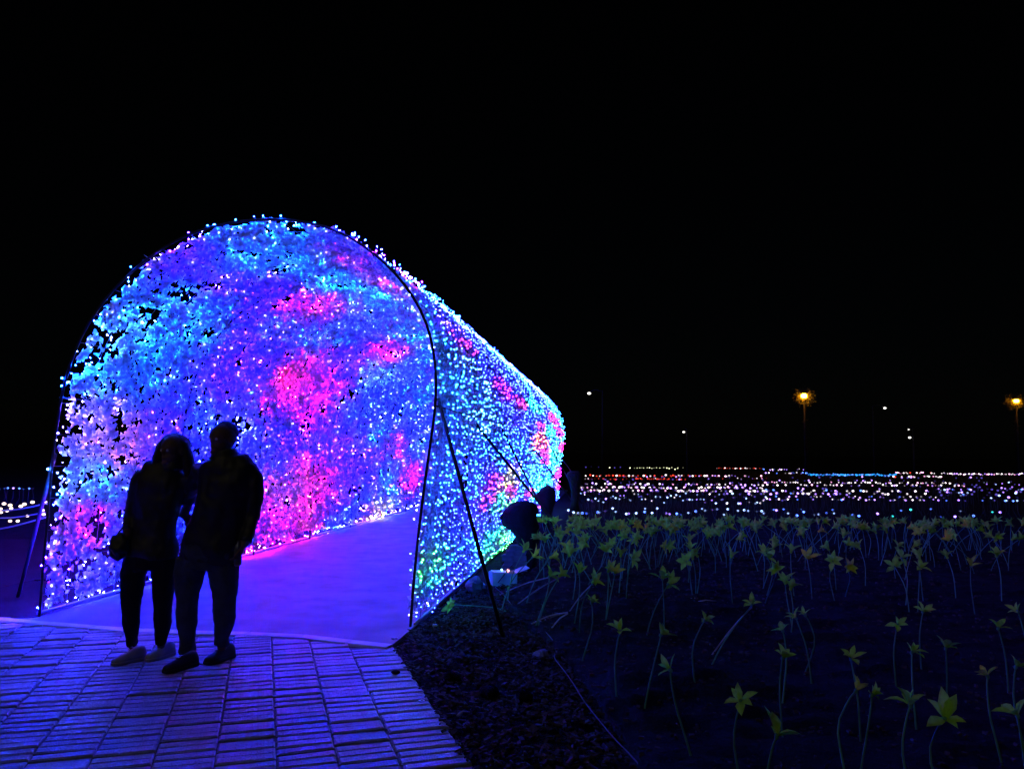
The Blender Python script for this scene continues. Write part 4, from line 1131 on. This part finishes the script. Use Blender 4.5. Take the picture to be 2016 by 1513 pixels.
legR = [(322, 1100, .0, 26, .095), (323, 1130, .0, 23, .085), (321, 1170, .0, 19, .072), (320, 1195, .0, 17, .062), (320, 1225, .01, 16, .058), (318, 1255, .03, 11, .045), (317, 1276, .06, 9, .042)]
armL = [(284, 932, .0, 15, .055), (271, 950, .0, 15, .052), (264, 985, .02, 13, .046), (258, 1020, .02, 12, .043), (252, 1045, -.05, 11, .038), (243, 1062, -.10, 9, .032)]
armR = [(370, 936, .0, 14, .052), (374, 960, .03, 12, .046), (370, 990, .08, 11, .043), (362, 1015, .14, 10, .036)]
for ch in (legL, legR): f.loft(b, ch, grow=-.010)
for ch in (armL, armR): f.loft(b, ch[:-1], grow=-.014); f.loft(b, ch[-2:], grow=-.006)
hand(f, b, f.p(243, 1062, -.10), Vector((-.5, -.35, -.8)), Vector((.7, -.5, 0)), .92, .8)
hand(f, b, f.p(362, 1015, .14), Vector((.8, .15, -.5)), Vector((0, -1, 0)), .92, .5, -1)
link('body', remesh('body', b, .0065, M['skin'], 3), w)
mb = MB()
for e in eyes: mb.ball(e, .011, 8, 6)
mb.build('eyes', M['eye'], w, True)
b = MB()
jt = [(336, 912, .0, 17, .065)] + torso[1:6] + [(300, 1078, 0, 51, .13), (298, 1096, 0, 51, .128)]
f.loft(b, jt, grow=.002); f.loft(b, armL[:-1], grow=.006); f.loft(b, armR[:-1], grow=.004)
f.loft(b, [(342, 905, 0, 17, .065), (340, 922, .0, 24, .085)])
link('jacket', remesh('jacket', b, .011, M['jacket_w'], 3, (.014, 9)), w)
b = MB()
f.loft(b, [(298, 1085, 0, 47, .125), (297, 1112, .0, 46, .12), (297, 1120, 0, 40, .11)], grow=-.002); f.loft(b, legL[:-1] + [(261, 1268, .05, 10, .045)], grow=.001); f.loft(b, legR[:-1] + [(317, 1264, .05, 10, .045)], grow=.001)
link('leggings', remesh('leggings', b, .009, M['leggings'], 2, (.006, 14)), w)
# hair: cap plus long locks falling over both shoulders
b = MB()
c = f.p(342, 880, .012)
b.ball(c + Vector((0, .022, .012)), 1, 18, 12, sc=(.118, .108, .098))
for (x0, x1, x2, yb, wd_, dy) in ((322, 313, 303, 950, 9, -.02), (330, 322, 314, 962, 9, .05), (340, 338, 334, 968, 11, .09), (352, 356, 356, 965, 11, .07), (362, 368, 371, 958, 9, .0), (318, 308, 299, 930, 7, .03), (364, 373, 377, 945, 7, .03), (346, 348, 346, 966, 11, .09)):
    f.loft(b, [(x0, 872, dy * .6, wd_, .035), (x1, 900, dy, wd_ + 1, .038), (x2, 928, dy * 1.2, wd_ + 1, .034), (x2 - (1 if x2 < 340 else -1), yb, dy * 1.2, wd_ * .45, .016)], 10)
link('hair', remesh('hair', b, .0085, M['hair'], 2, (.004, 30)), w)
shoe(f, (220, 1311), (-.60, -.80), .25, .088, M['shoe_w'], M['sole'], w)
shoe(f, (288, 1303), (-.42, -.90), .25, .088, M['shoe_w'], M['sole'], w)
# bag hanging from her arm
fb = f
bag = tag(empty('handbag', f.p(238, 1075, -.10) + f.o * 1.0 - Vector((0, 0, f.o.z))), 'small slouchy dark bag hanging from the arm of the long-haired person', 'bag')
bo = Vector(bag.location)
mb = MB(); sub_ = Fig(285, 1298)
sub_.loft(mb, [(247, 1052, -.11, 9, .03), (240, 1062, -.11, 19, .055), (234, 1078, -.11, 21, .07), (232, 1090, -.11, 17, .06), (240, 1099, -.11, 8, .03)])
rel = bo - f.o
mb.v = [tuple(Vector(v) - rel) for v in mb.v]
link('bag_body', remesh('bag_body', mb, .009, M['jacket_m'], 2, (.012, 12)), bag)
mb = MB(); pts = [f.p(226, 1062, -.11), f.p(238, 1040, -.12), f.p(252, 1032, -.10), f.p(262, 1046, -.08), f.p(252, 1064, -.10)]
mb.tube([p_ - rel for p_ in smooth_pts(pts)], .006, 6); mb.build('strap', M['pipe'], bag, True)

# man on the right
f = Fig(392, 1306)
m_ = tag(empty('person', f.o), 'taller short-haired person in black collared jacket and dark jeans, on the right', 'person')
b = MB()
eyes = head(f, b, 440, 864, .0, 47, 63, (-.5, -.86))
f.loft(b, [(440, 882, 0, 18, .062), (441, 905, .0, 20, .068)])
torso = [(441, 893, .0, 24, .075), (443, 903, .0, 44, .095), (447, 922, .0, 56, .115), (447, 950, .0, 56, .13), (441, 985, .0, 53, .135), (433, 1020, .0, 54, .13), (424, 1055, .0, 58, .13), (415, 1085, .0, 61, .135), (411, 1105, .0, 58, .13), (409, 1118, 0, 48, .12)]
f.loft(b, torso, grow=-.022)
legL = [(378, 1100, .0, 31, .105), (372, 1130, .0, 28, .098), (369, 1165, .0, 22, .080), (368, 1195, .0, 20, .072), (368, 1230, .01, 18, .066), (370, 1262, .04, 14, .052), (370, 1292, .07, 11, .046)]
legR = [(436, 1100, .0, 31, .105), (441, 1130, .0, 27, .098), (442, 1165, .0, 23, .082), (442, 1195, .0, 22, .074), (441, 1225, .01, 19, .066), (438, 1252, .04, 13, .052), (437, 1276, .07, 11, .046)]
armR = [(487, 918, .0, 17, .062), (500, 945, .0, 16, .060), (504, 980, .0, 15, .055), (500, 1015, -.01, 13, .048), (491, 1045, -.04, 12, .044), (480, 1072, -.09, 10, .036)]
armL = [(397, 922, .02, 17, .060), (384, 948, .08, 15, .056), (371, 972, .15, 13, .050), (352, 985, .19, 11, .044), (330, 992, .17, 9, .036)]
for ch in (legL, legR): f.loft(b, ch, grow=-.010)
for ch in (armL, armR): f.loft(b, ch[:-1], grow=-.014); f.loft(b, ch[-2:], grow=-.006)
hand(f, b, f.p(479, 1070, -.09), Vector((-.18, -.25, -.95)), Vector((-.9, -.3, 0)), 1.05, 1.0)
hand(f, b, f.p(330, 992, .17), Vector((-.9, -.1, -.15)), Vector((0, -1, 0)), 1.0, .3)
link('body', remesh('body', b, .0065, M['skin'], 3), m_)
mb = MB()
for e in eyes: mb.ball(e, .011, 8, 6)
mb.build('eyes', M['eye'], m_, True)
b = MB()
jt = torso[1:-1]
f.loft(b, jt, grow=.002); f.loft(b, armR[:-1] + [(483, 1066, -.08, 11, .04)], grow=.004); f.loft(b, armL[:-1], grow=.006)
f.loft(b, [(440, 886, 0, 24, .085), (441, 894, 0, 25, .088), (443, 906, .0, 34, .095)])
link('jacket', remesh('jacket', b, .011, M['jacket_m'], 3, (.016, 8)), m_)
b = MB()
f.loft(b, torso[-4:], grow=-.004); f.loft(b, legL[:-1] + [(369, 1282, .06, 15, .055)], grow=.002); f.loft(b, legR[:-1] + [(437, 1266, .06, 15, .055)], grow=.002)
link('jeans', remesh('jeans', b, .0095, M['jeans'], 2, (.012, 11)), m_)
b = MB()
c = f.p(440, 858, .012)
b.ball(c + Vector((.008, .020, .020)), 1, 18, 12, sc=(.096, .105, .098))
link('hair', remesh('hair', b, .0085, M['hair'], 1, (.004, 40)), m_)
shoe(f, (322, 1326), (-.50, -.86), .275, .10, M['shoe_m'], M['shoe_m'], m_)
shoe(f, (404, 1309), (-.42, -.90), .275, .10, M['shoe_m'], M['shoe_m'], m_)
# bottle in his hand
bp = f.p(468, 1098, -.12) + Vector((f.o.x, f.o.y, 0))
bt = tag(empty('bottle', bp), 'small dark bottle with a pale base held upside down by the taller person', 'bottle')
mb = MB(); prof_ = [(.0, .027), (.012, .030), (.11, .030), (.14, .024), (.155, .012), (.175, .012)]
vs_ = []; nn_ = 14
for z, r_ in prof_:
    for k in range(nn_): vs_.append((math.cos(2 * math.pi * k / nn_) * r_, math.sin(2 * math.pi * k / nn_) * r_, z - .05))
mb.add(vs_, [(i * nn_ + k, i * nn_ + (k + 1) % nn_, (i + 1) * nn_ + (k + 1) % nn_, (i + 1) * nn_ + k) for i in range(len(prof_) - 1) for k in range(nn_)] + [tuple(range(nn_ - 1, -1, -1)), tuple((len(prof_) - 1) * nn_ + k for k in range(nn_))])
mb.build('bottle_body', M['glass'], bt, True)
mb = MB(); mb.ball((0, 0, -.052), .024, 10, 4, sc=(1, 1, .2)); mb.build('bottle_base', M['whitebox'], bt, True)
